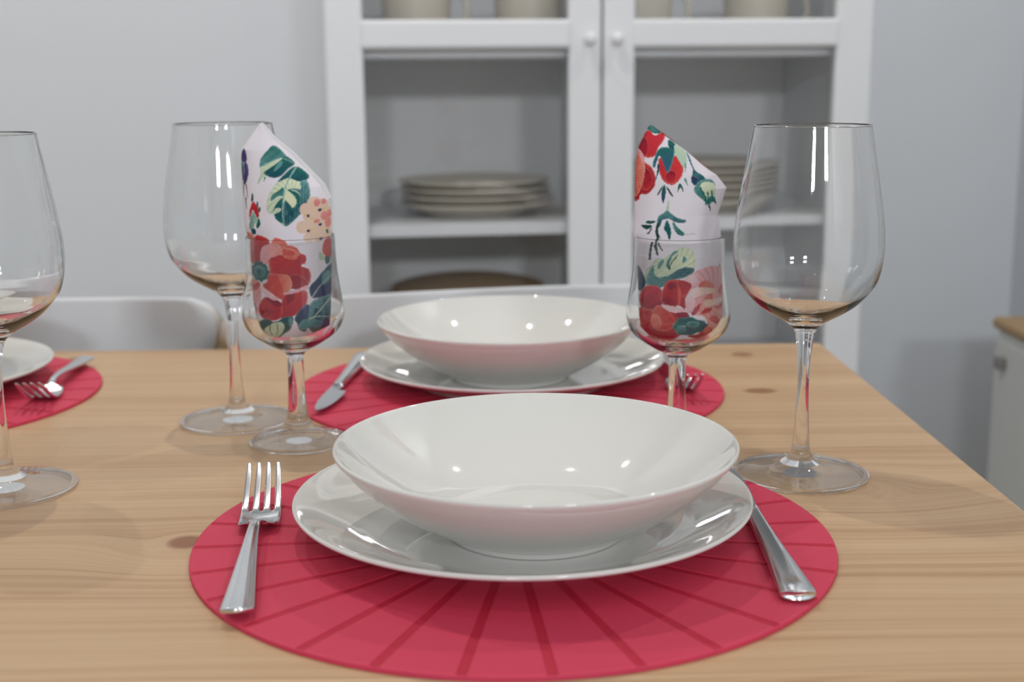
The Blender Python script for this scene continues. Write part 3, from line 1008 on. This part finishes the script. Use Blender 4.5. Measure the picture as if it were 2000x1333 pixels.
    S.poly(B((420, 840), (480, 860), (490, 960), (440, 970), (400, 910)), SALM, CORAL)
    S.poly(B((490, 738), (600, 748), (700, 780), (780, 810), (700, 820), (600, 810), (540, 790)), PALE, PINK, (1, 0))
    S.poly(B((620, 820), (720, 810), (750, 860), (680, 880)), CRIM)
    S.poly(B((840, 1040), (900, 960), (980, 990), (1010, 1060), (940, 1100), (800, 1090), (740, 1060)), RED, RED2, (0, 1), .2)
    S.poly(B((880, 990), (940, 970), (970, 1020), (920, 1050)), CORAL)
    S.poly(B((940, 880), (1010, 860), (1070, 920), (1080, 980), (1020, 960)), CORAL, RED, (1, 0), .2)
    # teal eye
    a0 = np.linspace(0, 2 * PI, 44, endpoint=False)
    rr = 1 + 0.06 * np.cos(a0 * 8)
    cx, cy = b(768, 955)
    S.poly(np.c_[cx + 33 * rr * np.cos(a0), cy + 18.5 * rr * np.sin(a0) - 3 * np.sin(a0 * 2)], TEAL, TEAL2, (1, -.4), smooth=False)
    S.poly(np.c_[cx - 18 + 9 * rr * np.cos(a0), cy + 6 + 8 * rr * np.sin(a0)], TEAL3, TEAL, smooth=False)
    S.poly(np.c_[cx + 4 + 12 * rr * np.cos(a0), cy - 4 + 7 * rr * np.sin(a0)], TEAL3, TEAL, smooth=False)
    S.poly(np.c_[cx + 4 + 6 * rr * np.cos(a0), cy - 4 + 3 * rr * np.sin(a0)], TEAL2, TEAL, smooth=False)
    # red underside of the fold
    S.poly(B((280, 1080), (330, 1060), (460, 1120), (640, 1100), (860, 1090), (990, 1050), (960, 1130), (700, 1160), (450, 1150), (330, 1130)), (214, 74, 96), SALM)


def napkin(name, gpos, axpx, z_rim, row_rim, left, right, sheet_org, paint, crease=None, depth=0.019):
    """a flattened, folded pocket: left/right outlines (x, row) in sheet units, rows count down from the peak"""
    L = np.array(left, float)
    Rr = np.array(right, float)
    r0, r1 = min(L[0, 1], Rr[0, 1]), max(L[-1, 1], Rr[-1, 1])
    nr, nc = 620, 250
    rows = np.linspace(r0, r1, nr)
    xl = np.interp(rows, L[:, 1], L[:, 0])
    xr = np.interp(rows, Rr[:, 1], Rr[:, 0])
    t = np.sin(np.linspace(-PI / 2, PI / 2, nc)) * 0.55 + np.linspace(-1, 1, nc) * 0.45
    px = (xl + xr)[:, None] / 2 + (xr - xl)[:, None] / 2 * t[None, :]
    py = np.repeat(rows[:, None], nc, 1)
    S = Sheet(px - sheet_org[0], py - sheet_org[1], (232, 226, 232))
    paint(S)
    half = (xr - xl) / 2 * U
    D = np.minimum(depth, 0.62 * half)
    # let the tube flatten softly to the top
    D = np.convolve(np.r_[np.full(20, D[0]), D, np.full(20, D[-1])], np.ones(41) / 41, 'same')[20:-20]
    bulge = (1 - np.abs(t) ** 2.2) ** 0.75
    x = (px - axpx(py)) * U
    z = z_rim - (py - row_rim) * U * 0.9989
    yf = -D[:, None] * bulge[None, :]
    # gentle creases
    yf = yf + 0.0006 * np.sin(px * 0.09 + py * 0.012) + 0.0004 * np.sin(py * 0.05 + px * .03)
    if crease is not None:
        (cx0, cy0), (cx1, cy1) = crease
        side = (px - cx0) * (cy1 - cy0) - (py - cy0) * (cx1 - cx0)
        yf = np.where((side < 0) & (py < cy1 + 30), yf + 0.0016, yf)
    yb = D[:, None] * bulge[None, :]
    th = 0.0008
    root = empty(name, (gpos[0], gpos[1], z.min()))
    base = Vector((0, 0, z.min()))

    def sheet_obj(nm, yy, mat, cols, flip, oy=0.0, ox=0.0, oz=0.0):
        V = np.stack([x + ox, yy + oy, z - base.z + oz], -1).reshape(-1, 3)
        me = bpy.data.meshes.new(nm)
        idx = np.arange(nr * nc).reshape(nr, nc)
        q = np.stack([idx[:-1, :-1], idx[1:, :-1], idx[1:, 1:], idx[:-1, 1:]], -1).reshape(-1, 4)
        if flip:
            q = q[:, ::-1]
        me.vertices.add(len(V))
        me.vertices.foreach_set('co', V.ravel())
        me.loops.add(q.size)
        me.loops.foreach_set('vertex_index', q.ravel().astype(np.int32))
        me.polygons.add(len(q))
        me.polygons.foreach_set('loop_start', np.arange(0, q.size, 4, dtype=np.int32))
        me.polygons.foreach_set('loop_total', np.full(len(q), 4, dtype=np.int32))
        me.update(calc_edges=True)
        me.polygons.foreach_set('use_smooth', [True] * len(q))
        if cols is not None:
            at = me.color_attributes.new('print', 'FLOAT_COLOR', 'POINT')
            at.data.foreach_set('color', np.c_[cols.reshape(-1, 3), np.ones(len(V))].ravel())
        me.materials.append(mat)
        o = bpy.data.objects.new(nm, me)
        COL.objects.link(o)
        o.parent = root
        return o

    f = sheet_obj('front_fold', yf, M_NAP, S.c, False)
    f['label'] = 'printed front layer'
    bk = sheet_obj('back_fold', yb, M_NAP, S.c[:, ::-1], True)
    bk['label'] = 'printed rear layer'
    return root, (x, z, yf, yb, base)


def inner_layer(root, outline, y, th, loc_fn, name='inner_layer'):
    """a plain white layer of the same napkin between the two printed ones, with real thickness"""
    P = [loc_fn(*p) for p in outline]
    n = len(P)
    vs = [(p[0], y - th / 2, p[1]) for p in P] + [(p[0], y + th / 2, p[1]) for p in P]
    fs = [tuple(range(n)), tuple(reversed(range(n, 2 * n)))] + [(i, (i + 1) % n + 0, n + (i + 1) % n, n + i)[::-1] for i in range(n)]
    o = mesh_obj(name, vs, fs, M_NAPW, root, smooth=False)
    o['label'] = 'plain white folded edge'
    return o


ax_b = lambda py: 564.0 + (py - 461.6) * 0.044 + 8.0 - (py - 461.6) * 0.010
nb, infB = napkin('folded_napkin', GB, ax_b, 0.1549, 461.6,
                  [(518, 248), (482, 297), (481, 330), (483, 380), (486, 440), (494, 470), (496, 520), (499, 580), (506, 625), (518, 656)],
                  [(520, 248), (546, 281), (576, 306), (608, 339), (634, 367), (647, 392), (651, 419), (651, 453), (650, 500), (650, 570), (648, 638), (618, 656)],
                  (460, 230), paint_leaf_napkin)
tag(nb, 'floral folded napkin with a large green leaf, in the glass left of the bowls', 'napkin', 'folded floral napkins')
fnB = lambda px, py: ((px - ax_b(py)) * U, 0.1549 - (py - 461.6) * U * 0.9989 - infB[4].z)
inner_layer(nb, [(520, 246.5), (549, 279), (580, 304), (611, 336), (638, 364), (650, 390), (640, 392), (600, 345), (540, 285), (515, 262)], 0.0030, 0.0040, fnB)

ax_c = lambda py: 1323.6 - (py - 461.5) * 0.010
nc_, infC = napkin('folded_napkin', GC, ax_c, 0.1551, 461.5,
                   [(1269, 257), (1264, 262), (1247, 296), (1242, 330), (1240, 392), (1238, 455), (1241, 499), (1246, 520), (1247, 576), (1250, 635), (1268, 658)],
                   [(1271, 257), (1295, 273), (1330, 300), (1365, 328), (1393, 349), (1411, 373), (1403, 397), (1395, 421), (1400, 450), (1404, 493), (1406, 557), (1406, 615), (1399, 636), (1377, 658)],
                   (1190, 240), paint_bud_napkin, crease=((1395, 421), (1376, 465)))
tag(nc_, 'floral folded napkin with red rosebuds on top, in the glass right of the bowls', 'napkin', 'folded floral napkins')


# ------------------------------------------------------------------ cutlery
def strip_mesh(sections, closed_gap=None):
    pass


def lerp_tab(tab, s):
    xs = [t[0] for t in tab]
    return float(np.interp(s, xs, [t[1] for t in tab]))


def smooth_tab(tab, s):
    return sum(lerp_tab(tab, s + d) for d in (-0.003, -0.0015, 0, 0.0015, 0.003)) / 5


def finish_metal(o, th, sub=2, bevel=0.0):
    m = o.modifiers.new('thickness', 'SOLIDIFY')
    m.thickness = th
    m.offset = -1
    if bevel:
        bv = o.modifiers.new('bevel', 'BEVEL')
        bv.width = bevel
        bv.segments = 2
        bv.limit_method = 'ANGLE'
    s = o.modifiers.new('smooth', 'SUBSURF')
    s.levels = sub
    s.render_levels = sub
    return o


def make_fork():
    """length along +y from the handle end (y=0) to the tips (y=0.205); z = rest surface"""
    root = empty('fork', (0, 0, 0))
    zt = [(0, 0.0060), (0.02, 0.0064), (0.06, 0.0095), (0.10, 0.0125), (0.118, 0.0120), (0.126, 0.0090), (0.132, 0.0055), (0.138, 0.0032), (0.146, 0.0030), (0.156, 0.0052), (0.164, 0.0090), (0.175, 0.0155), (0.185, 0.0215), (0.196, 0.0275)]
    hw = [(0, 0.0088), (0.004, 0.0091), (0.02, 0.0082), (0.06, 0.0058), (0.09, 0.0042), (0.115, 0.0033), (0.126, 0.0034), (0.1285, 0.0052), (0.1300, 0.0108), (0.1325, 0.0121), (0.140, 0.0122), (0.155, 0.0121), (0.165, 0.0119)]
    # handle as cross sections with a crowned top
    ss = [0, 0.0012, 0.004, 0.012, 0.03, 0.05, 0.07, 0.09, 0.105, 0.116, 0.123, 0.1265, 0.129]
    nx = 9
    vs, fs = [], []
    for i, s in enumerate(ss):
        w = smooth_tab(hw, s) if s > 0.006 else lerp_tab(hw, s)
        z = smooth_tab(zt, s)
        for k in range(nx):
            u = -1 + 2 * k / (nx - 1)
            endcurve = 0.0028 * (u * u) if i == 0 else (0.0026 * u * u if i == 1 else (0.0016 * u * u if i == 2 else 0))
            crown = 0.0011 * (1 - abs(u) ** 3)
            vs.append((u * w, s + endcurve, z + crown))
    for i in range(len(ss) - 1):
        for k in range(nx - 1):
            a_ = i * nx + k
            fs.append((a_, a_ + 1, a_ + nx + 1, a_ + nx))
    h = mesh_obj('handle', vs, fs, M_STEEL, root)
    finish_metal(h, 0.0028, 2)
    # head: 15 columns across (4 tines of 3, 3 slots of 1), tines split after the slot root
    cols = []
    tw, gw = 3.05, 1.0
    widths = ([tw / 3] * 3 + [gw * 1.55]) * 3 + [tw / 3] * 3
    acc = [0]
    for w in widths:
        acc.append(acc[-1] + w)
    us = [2 * a_ / acc[-1] - 1 for a_ in acc]
    hs = [0.1275, 0.1295, 0.1315, 0.134, 0.138, 0.144, 0.149, 0.153, 0.156, 0.158, 0.163, 0.170, 0.177, 0.184, 0.190, 0.1930]
    vs, fs = [], []
    vid = {}

    def vtx(i, k, tine=None):
        key = (i, k, tine)
        if key in vid:
            return vid[key]
        s = hs[i]
        w = smooth_tab(hw, s) if s > 0.137 else lerp_tab(hw, s)
        if s > 0.158:
            w = 0.0120 - (s - 0.158) / 0.035 * 0.0010
        u = us[k]
        if tine is not None and s > 0.158:
            c = (us[tine * 4] + us[tine * 4 + 3]) / 2
            f = (s - 0.158) / 0.035
            sh = 1 - 0.14 * f - (0.14 if s > 0.189 else 0) - (0.30 if s > 0.192 else 0)
            u = c + (u - c) * sh
        z = smooth_tab(zt, s)
        dish = 0.0013 * (abs(u) ** 2) * max(0, min(1, (0.160 - s) / 0.02)) * max(0, min(1, (s - 0.129) / 0.008))
        vid[key] = len(vs)
        vs.append((u * w, s - 0.0022 * (u * u if s < 0.136 and s > 0.1295 else 0), z + dish + (0.0008 if s < 0.132 else 0.0)))
        return vid[key]
    root_i = hs.index(0.158)
    slot_i = hs.index(0.156)
    for i in range(len(hs) - 1):
        for k in range(15):
            is_gap = k % 4 == 3
            if is_gap and i >= slot_i:
                continue
            if i < root_i:
                ids = (vtx(i, k), vtx(i, k + 1), vtx(i + 1, k + 1), vtx(i + 1, k))
            else:
                t_ = k // 4
                f_ = (lambda ii, kk: vtx(ii, kk) if ii <= root_i else vtx(ii, kk, t_))
                ids = (f_(i, k), f_(i, k + 1), f_(i + 1, k + 1), f_(i + 1, k))
            fs.append(ids)
    hd = mesh_obj('fork_head', vs, fs, M_STEEL, root)
    finish_metal(hd, 0.0019, 2)
    return root


def place(root, a, b, flip=False):
    """put a piece of cutlery so that its y axis runs from a to b"""
    ang = math.atan2(b[1] - a[1], b[0] - a[0]) - PI / 2
    root.location = (a[0], a[1], MAT_T)
    root.rotation_euler = (0, 0, ang)


fork = make_fork()
place(fork, (-0.1328, 0.5985), (-0.1545, 0.8100))
tag(fork, 'polished steel fork left of the nearest plate, tines pointing away', 'fork', 'steel forks')
f2 = copy_tree(fork)
place(f2, (0.1475, 1.2180), (0.1535, 1.0200))
tag(f2, 'steel fork at the far setting, half hidden behind the right napkin glass stem', 'fork', 'steel forks')
f3 = copy_tree(fork)
place(f3, (-0.3990, 1.2130), (-0.3850, 1.0200))
tag(f3, 'steel fork on the placemat at the left edge, tines towards the viewer', 'fork', 'steel forks')


def make_knife():
    """y=0 handle end, tip at y=0.222"""
    root = empty('table_knife', (0, 0, 0))
    zc = [(0, 0.0058), (0.13, 0.0058), (0.15, 0.0055)]
    hw = [(0, 0.0092), (0.003, 0.0096), (0.03, 0.0083), (0.07, 0.0063), (0.12, 0.0047), (0.1285, 0.0046), (0.1290, 0.0040), (0.1300, 0.0040), (0.1305, 0.0047), (0.136, 0.0047)]
    ss = [0, 0.0015, 0.004, 0.010, 0.03, 0.055, 0.08, 0.105, 0.122, 0.1283, 0.1290, 0.1300, 0.1307, 0.1345, 0.1365]
    vs, fs, prof = [], [], []
    # closed facetted cross section
    ring = [(-1, 0), (-0.97, 0.55), (-0.70, 0.95), (-0.35, 1.0), (0, 1.0), (0.35, 1.0), (0.70, 0.95), (0.97, 0.55), (1, 0), (0.97, -0.55), (0.6, -1), (0, -1), (-0.6, -1), (-0.97, -0.55)]
    n = len(ring)
    for i, s in enumerate(ss):
        w = lerp_tab(hw, s)
        h = 0.0036 if s > 0.01 else 0.0024 + s * 0.12
        h = 0.0027 if 0.1286 < s < 0.1303 else h
        for (u, v) in ring:
            ec = 0.0032 * u * u * max(0, 1 - s / 0.008)
            vs.append((u * w, s + ec, 0.0038 + v * h))
    for i in range(len(ss) - 1):
        for k in range(n):
            a_, b_ = i * n + k, i * n + (k + 1) % n
            fs.append((a_, a_ + n, b_ + n, b_))
    fs.append(tuple(range(n)))
    fs.append(tuple(reversed(range((len(ss) - 1) * n, len(ss) * n))))
    h = mesh_obj('handle', vs, fs, M_STEEL, root)
    bv = h.modifiers.new('bevel', 'BEVEL')
    bv.width = 0.0007
    bv.segments = 2
    bv.limit_method = 'ANGLE'
    bv.angle_limit = math.radians(35)
    s_ = h.modifiers.new('smooth', 'SUBSURF')
    s_.levels = s_.render_levels = 1
    # blade with a stepped heel on the cutting side (-x)
    bl = [(0.1365, -0.0044, 0.0044), (0.139, -0.0048, 0.0048), (0.1395, -0.0042, 0.0042), (0.148, -0.0042, 0.0046), (0.1515, -0.0044, 0.0048), (0.1540, -0.0105, 0.0050), (0.160, -0.0110, 0.0053),
          (0.175, -0.0106, 0.0056), (0.190, -0.0094, 0.0054), (0.203, -0.0074, 0.0046), (0.213, -0.0048, 0.0034), (0.219, -0.0020, 0.0020), (0.221, 0.0000, 0.0010)]
    vs, fs = [], []
    for (s, x0, x1) in bl:
        for t, dz in ((0, 0.0), (0.5, 0.0005), (1, 0.0007)):
            vs.append((x0 + (x1 - x0) * t, s, 0.0046 + dz))
        for t, dz in ((1, -0.0007), (0.5, -0.0005), (0, -0.0001)):
            vs.append((x0 + (x1 - x0) * t, s, 0.0046 + dz))
    for i in range(len(bl) - 1):
        for k in range(6):
            a_, b_ = i * 6 + k, i * 6 + (k + 1) % 6
            fs.append((a_, b_, b_ + 6, a_ + 6))
    fs.append((5, 4, 3, 2, 1, 0))
    fs.append(tuple(range((len(bl) - 1) * 6, len(bl) * 6)))
    b = mesh_obj('blade', vs, fs, M_BRUSH, root, smooth=False)
    return root


kn = make_knife()
place(kn, (0.1482, 0.6130), (0.1500, 0.8340))
tag(kn, 'steel table knife right of the nearest plate, blade hidden beneath its rim', 'knife', 'steel table knives')
k2 = copy_tree(kn)
place(k2, (-0.1330, 1.2220), (-0.1490, 1.0040))
tag(k2, 'steel table knife on the far placemat, tip towards the viewer beside the plate', 'knife', 'steel table knives')

# ------------------------------------------------------------------ white chairs
def make_chair():
    root = empty('chair', (0, 0, 0))
    H = -FLOOR
    # shell outline: half width by height (chair-local z, floor = 0)
    tab = [(0.44, 0.150), (0.50, 0.165), (0.56, 0.172), (0.62, 0.180), (0.665, 0.193), (0.70, 0.207), (0.72, 0.2165), (0.735, 0.2225), (0.748, 0.2245), (0.760, 0.2225), (0.770, 0.217), (0.776, 0.207), (0.780, 0.190)]
    tab = [(z, w + 0.022) for z, w in tab]
    nx = 25
    vs, fs = [], []
    for (z, w) in tab:
        for k in range(nx):
            u = -1 + 2 * k / (nx - 1)
            x = w * u
            y = 0.015 - 0.25 * x * x - 6.5 * x ** 4 + (z - 0.78) * 0.12
            vs.append((x, y, z))
    for i in range(len(tab) - 1):
        for k in range(nx - 1):
            a_ = i * nx + k
            fs.append((a_, a_ + 1, a_ + nx + 1, a_ + nx))
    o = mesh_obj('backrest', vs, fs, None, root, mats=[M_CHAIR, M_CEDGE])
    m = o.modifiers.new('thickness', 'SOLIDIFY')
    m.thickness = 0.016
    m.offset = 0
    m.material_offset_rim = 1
    # seat
    vs, fs = [], []
    rows = [(-0.36, 0.17), (-0.345, 0.20), (-0.30, 0.21), (-0.2, 0.205), (-0.1, 0.19), (0.0, 0.165), (0.04, 0.152)]
    for (y, w) in rows:
        for k in range(nx):
            u = -1 + 2 * k / (nx - 1)
            vs.append((w * u, y, 0.445 + 0.10 * (w * u) ** 2 - 0.02 * math.sin((y + .36) * 5)))
    for i in range(len(rows) - 1):
        for k in range(nx - 1):
            a_ = i * nx + k
            fs.append((a_, a_ + 1, a_ + nx + 1, a_ + nx))
    o = mesh_obj('seat', vs, fs, None, root, mats=[M_CHAIR, M_EDGE])
    m = o.modifiers.new('thickness', 'SOLIDIFY')
    m.thickness = 0.012
    m.offset = 0
    m.material_offset_rim = 1
    for sx in (-1, 1):
        for sy, yy in ((-1, -0.30), (1, 0.02)):
            bm = bmesh.new()
            bmesh.ops.create_cone(bm, cap_ends=True, segments=16, radius1=0.011, radius2=0.014, depth=0.44)
            for v in bm.verts:
                t = (0.22 - v.co.z) / 0.44
                v.co.x += sx * (0.13 + 0.05 * t)
                v.co.y += yy + sy * 0.04 * t
                v.co.z += 0.22
            bm_obj('leg', bm, M_STEEL, root, smooth=True)
    return root


ch = make_chair()
CHR = math.radians(13.5)
cs, sn = math.cos(CHR), math.sin(CHR)


def chair_at(o, x, y, rz):
    o.location = (x, y, FLOOR)
    o.rotation_euler = (0, 0, rz)


chair_at(ch, -0.054, 1.385, CHR)
tag(ch, 'white moulded chair behind the far plate, its backrest just above the table edge', 'chair', 'white chairs beyond the table')
c2 = copy_tree(ch)
chair_at(c2, -0.547, 1.352, math.radians(5.5))
tag(c2, 'white moulded chair at the left, beyond the table and beside the other chair', 'chair', 'white chairs beyond the table')

# ------------------------------------------------------------------ display cabinet (room frame: s along the wall, d into it)
CB = empty('display_cabinet', room(0.386, 2.18, FLOOR), PHI)
tag(CB, 'white display cabinet with two glass doors, standing against the back wall', 'cabinet')
CS, CD = 0.386, 2.18      # local origin


def cbox(name, s0, s1, d0, d1, z0, z1, mat=M_WHITE, parent=CB, bev=0.0015):
    return box_obj(name, (s0 - CS, s1 - CS, d0 - CD, d1 - CD, z0 - FLOOR, z1 - FLOOR), mat, parent, bev=bev)


F0, F1 = 2.0, 2.022          # door thickness
cbox('side_panel', -0.037, -0.019, F1, 2.385, FLOOR, 1.25)
cbox('side_panel', 0.802, 0.820, F1, 2.385, FLOOR, 1.25)
cbox('back_panel', -0.019, 0.802, 2.375, 2.385, FLOOR + .05, 1.23, M_INNER)
cbox('top_panel', -0.045, 0.828, 1.995, 2.390, 1.25, 1.275)
cbox('plinth', -0.019, 0.802, 2.03, 2.05, FLOOR, FLOOR + 0.07)
cbox('divider', 0.380, 0.394, 2.03, 2.375, FLOOR + .09, 1.25, M_INNER)
for z in (-0.62, -0.245, 0.0245, 0.300, 0.62, 0.93):
    for (a0, a1) in ((-0.019, 0.380), (0.394, 0.802)):
        cbox('shelf', a0, a1, 2.032, 2.375, z, z + 0.0195, M_WHITE)


def door(sa, sb, ga, gb, knob_s):
    o = bmesh.new()
    lo = lambda s0, s1, d0, d1, z0, z1, bev=0.0035: box(o, s0 - CS, s1 - CS, d0 - CD, d1 - CD, z0 - FLOOR, z1 - FLOOR, bev=bev, seg=3)
    lo(sa, ga, F0, F1, -0.66, 1.245)
    lo(gb, sb, F0, F1, -0.66, 1.245)
    for (z0, z1) in ((-0.66, -0.59), (0.3125, 0.3560), (1.19, 1.245)):
        lo(ga - 0.004, gb + 0.004, F0 - 0.003, F1, z0, z1, 0.006)
    d_ = bm_obj('door', o, M_WHITE, CB)
    for (z0, z1) in ((-0.588, 0.311), (0.358, 1.188)):
        g = cbox('glass_pane', ga + .0005, gb - .0005, 2.010, 2.0135, z0, z1, M_PANE, None, bev=0)
        g.parent = d_
    kp = cr_path([(0, 0), (0.005, 0), (0.0045, 0.006), (0.0075, 0.011), (0.0095, 0.016), (0.0082, 0.021), (0.004, 0.0235), (0, 0.024)], 4)
    k = lathe('knob', kp, M_WHITE, None, seg=32)
    me = k.data
    for v in me.vertices:
        x, y, z = v.co
        v.co = (knob_s - CS + x, F0 - CD - z + 0.001, 0.326 - FLOOR + y)
    me.flip_normals()
    k.parent = d_
    return d_


door(-0.035, 0.3845, 0.021, 0.334, 0.366)
door(0.3880, 0.8180, 0.437, 0.759, 0.408)

# plates in the cabinet
cab_plate = cr_path([(0, 0.003), (0.075, 0.003), (0.078, 0), (0.082, 0), (0.085, 0.004), (0.105, 0.010), (0.124, 0.0185), (0.1275, 0.0215), (0.1270, 0.0235), (0.1225, 0.0225),
                     (0.102, 0.0135), (0.084, 0.0085), (0, 0.0080)], 4)
SH = 0.0440 + 0.0003
proto = None
pos_names = ['bottom', 'second', 'third', 'top', 'fifth']
for (s, d, n, where, nm) in ((0.203, 2.185, 4, 'left', ('lowest', 'second from the bottom', 'third from the bottom', 'topmost')),
                             (0.596, 2.200, 6, 'right', ('lowest', 'second from the bottom', 'third from the bottom', 'third from the top', 'second from the top', 'topmost'))):
    for k in range(n):
        if proto is None:
            proto = lathe('cabinet_plate', cab_plate, M_STONE, seg=96)
            o = proto
        else:
            o = proto.copy()
            COL.objects.link(o)
        o.location = room(s + 0.001 * ((k * 7) % 3 - 1), d, SH + k * 0.0124)
        tag(o, f'beige plate, {nm[k]} of the stack behind the {where} cabinet door', 'plate', f'plates stacked behind the {where} cabinet door')
# brown dish below
br = lathe('wooden_bowl', cr_path([(0, 0), (0.07, 0), (0.10, 0.03), (0.125, 0.09), (0.130, 0.140), (0.124, 0.150), (0.08, 0.160), (0.03, 0.166), (0, 0.166)], 4), M_BROWN, seg=64)
br.location = room(0.19, 2.19, -0.245 + 0.0195 + 0.0003)
tag(br, 'round brown lidded dish low in the left cabinet door, just above the chair back', 'dish')

# mugs on the upper shelf
mug_prof = cr_path([(0, 0.003), (0.034, 0.003), (0.037, 0), (0.041, 0.0), (0.046, 0.006), (0.0515, 0.022), (0.054, 0.050), (0.056, 0.090), (0.0555, 0.0915), (0.053, 0.090), (0.051, 0.050), (0.047, 0.022), (0.040, 0.009), (0, 0.008)], 4)


def make_mug():
    root = empty('mug', (0, 0, 0))
    lathe('mug_body', mug_prof, M_STONE, root, seg=64)
    cu = [(0.050, 0.078), (0.068, 0.080), (0.080, 0.066), (0.081, 0.045), (0.070, 0.026), (0.050, 0.022)]
    P = smooth_open(cu, 5)
    vs, fs = [], []
    for i, p in enumerate(P):
        d = P[min(i + 1, len(P) - 1)] - P[max(i - 1, 0)]
        d = d / np.hypot(*d)
        nn = np.array([-d[1], d[0]])
        for k in range(10):
            a_ = 2 * PI * k / 10
            q = p + nn * 0.0045 * math.cos(a_)
            vs.append((q[0], 0.007 * math.sin(a_), q[1]))
    for i in range(len(P) - 1):
        for k in range(10):
            a_, b_ = i * 10 + k, i * 10 + (k + 1) % 10
            fs.append((a_, b_, b_ + 10, a_ + 10))
    fs.append(tuple(range(10))); fs.append(tuple(reversed(range(len(vs) - 10, len(vs)))))
    mesh_obj('handle', vs, fs, M_STONE, root)
    return root


mug = None
for (s, d, rz, lab) in ((0.108, 2.11, -0.25, 'beige mug farthest left on the upper cabinet shelf'), (0.288, 2.12, -0.30, 'beige mug nearest the door knobs on the left upper shelf'),
                        (0.470, 2.13, -0.25, 'beige mug farthest left behind the right cabinet door'), (0.672, 2.14, -0.25, 'beige mug farthest right on the upper cabinet shelf')):
    if mug is None:
        mug = make_mug()
        o = mug
    else:
        o = copy_tree(mug)
    o.location = room(s, d, 0.3195 + 0.0003)
    o.rotation_euler = (0, 0, PHI + rz)
    tag(o, lab, 'mug', 'mugs on the upper cabinet shelf')

# ------------------------------------------------------------------ slim sideboard at the right wall
SB = empty('sideboard', (0.90, 1.62, FLOOR))
tag(SB, 'slim pale grey sideboard with a wooden top at the right edge of the photo', 'sideboard')


def sbox(name, x0, x1, y0, y1, z0, z1, mat, bev=0.002, seg=2):
    return box_obj(name, (x0 - 0.90, x1 - 0.90, y0 - 1.62, y1 - 1.62, z0 - FLOOR, z1 - FLOOR), mat, SB, bev=bev, seg=seg)


SZ = -0.120
sbox('body', 0.808, 1.020, 1.26, 2.06, FLOOR + 0.04, SZ - 0.020, M_SIDE)
sbox('top_board', 0.800, 1.025, 1.25, 2.075, SZ - 0.020, SZ, M_BROWN, bev=0.009, seg=4)
for y0, y1 in ((1.27, 1.655), (1.665, 2.05)):
    dr = sbox('door', 0.7995, 0.8075, y0, y1, FLOOR + 0.06, SZ - 0.032, M_SIDE)
    kx = sbox('knob', 0.786, 0.7995, y1 - 0.05, y1 - 0.03, SZ - 0.075, SZ - 0.055, M_DARK, bev=0.003)
    kx.parent = dr
sbox('plinth', 0.83, 1.0, 1.29, 2.03, FLOOR, FLOOR + 0.04, M_SIDE)
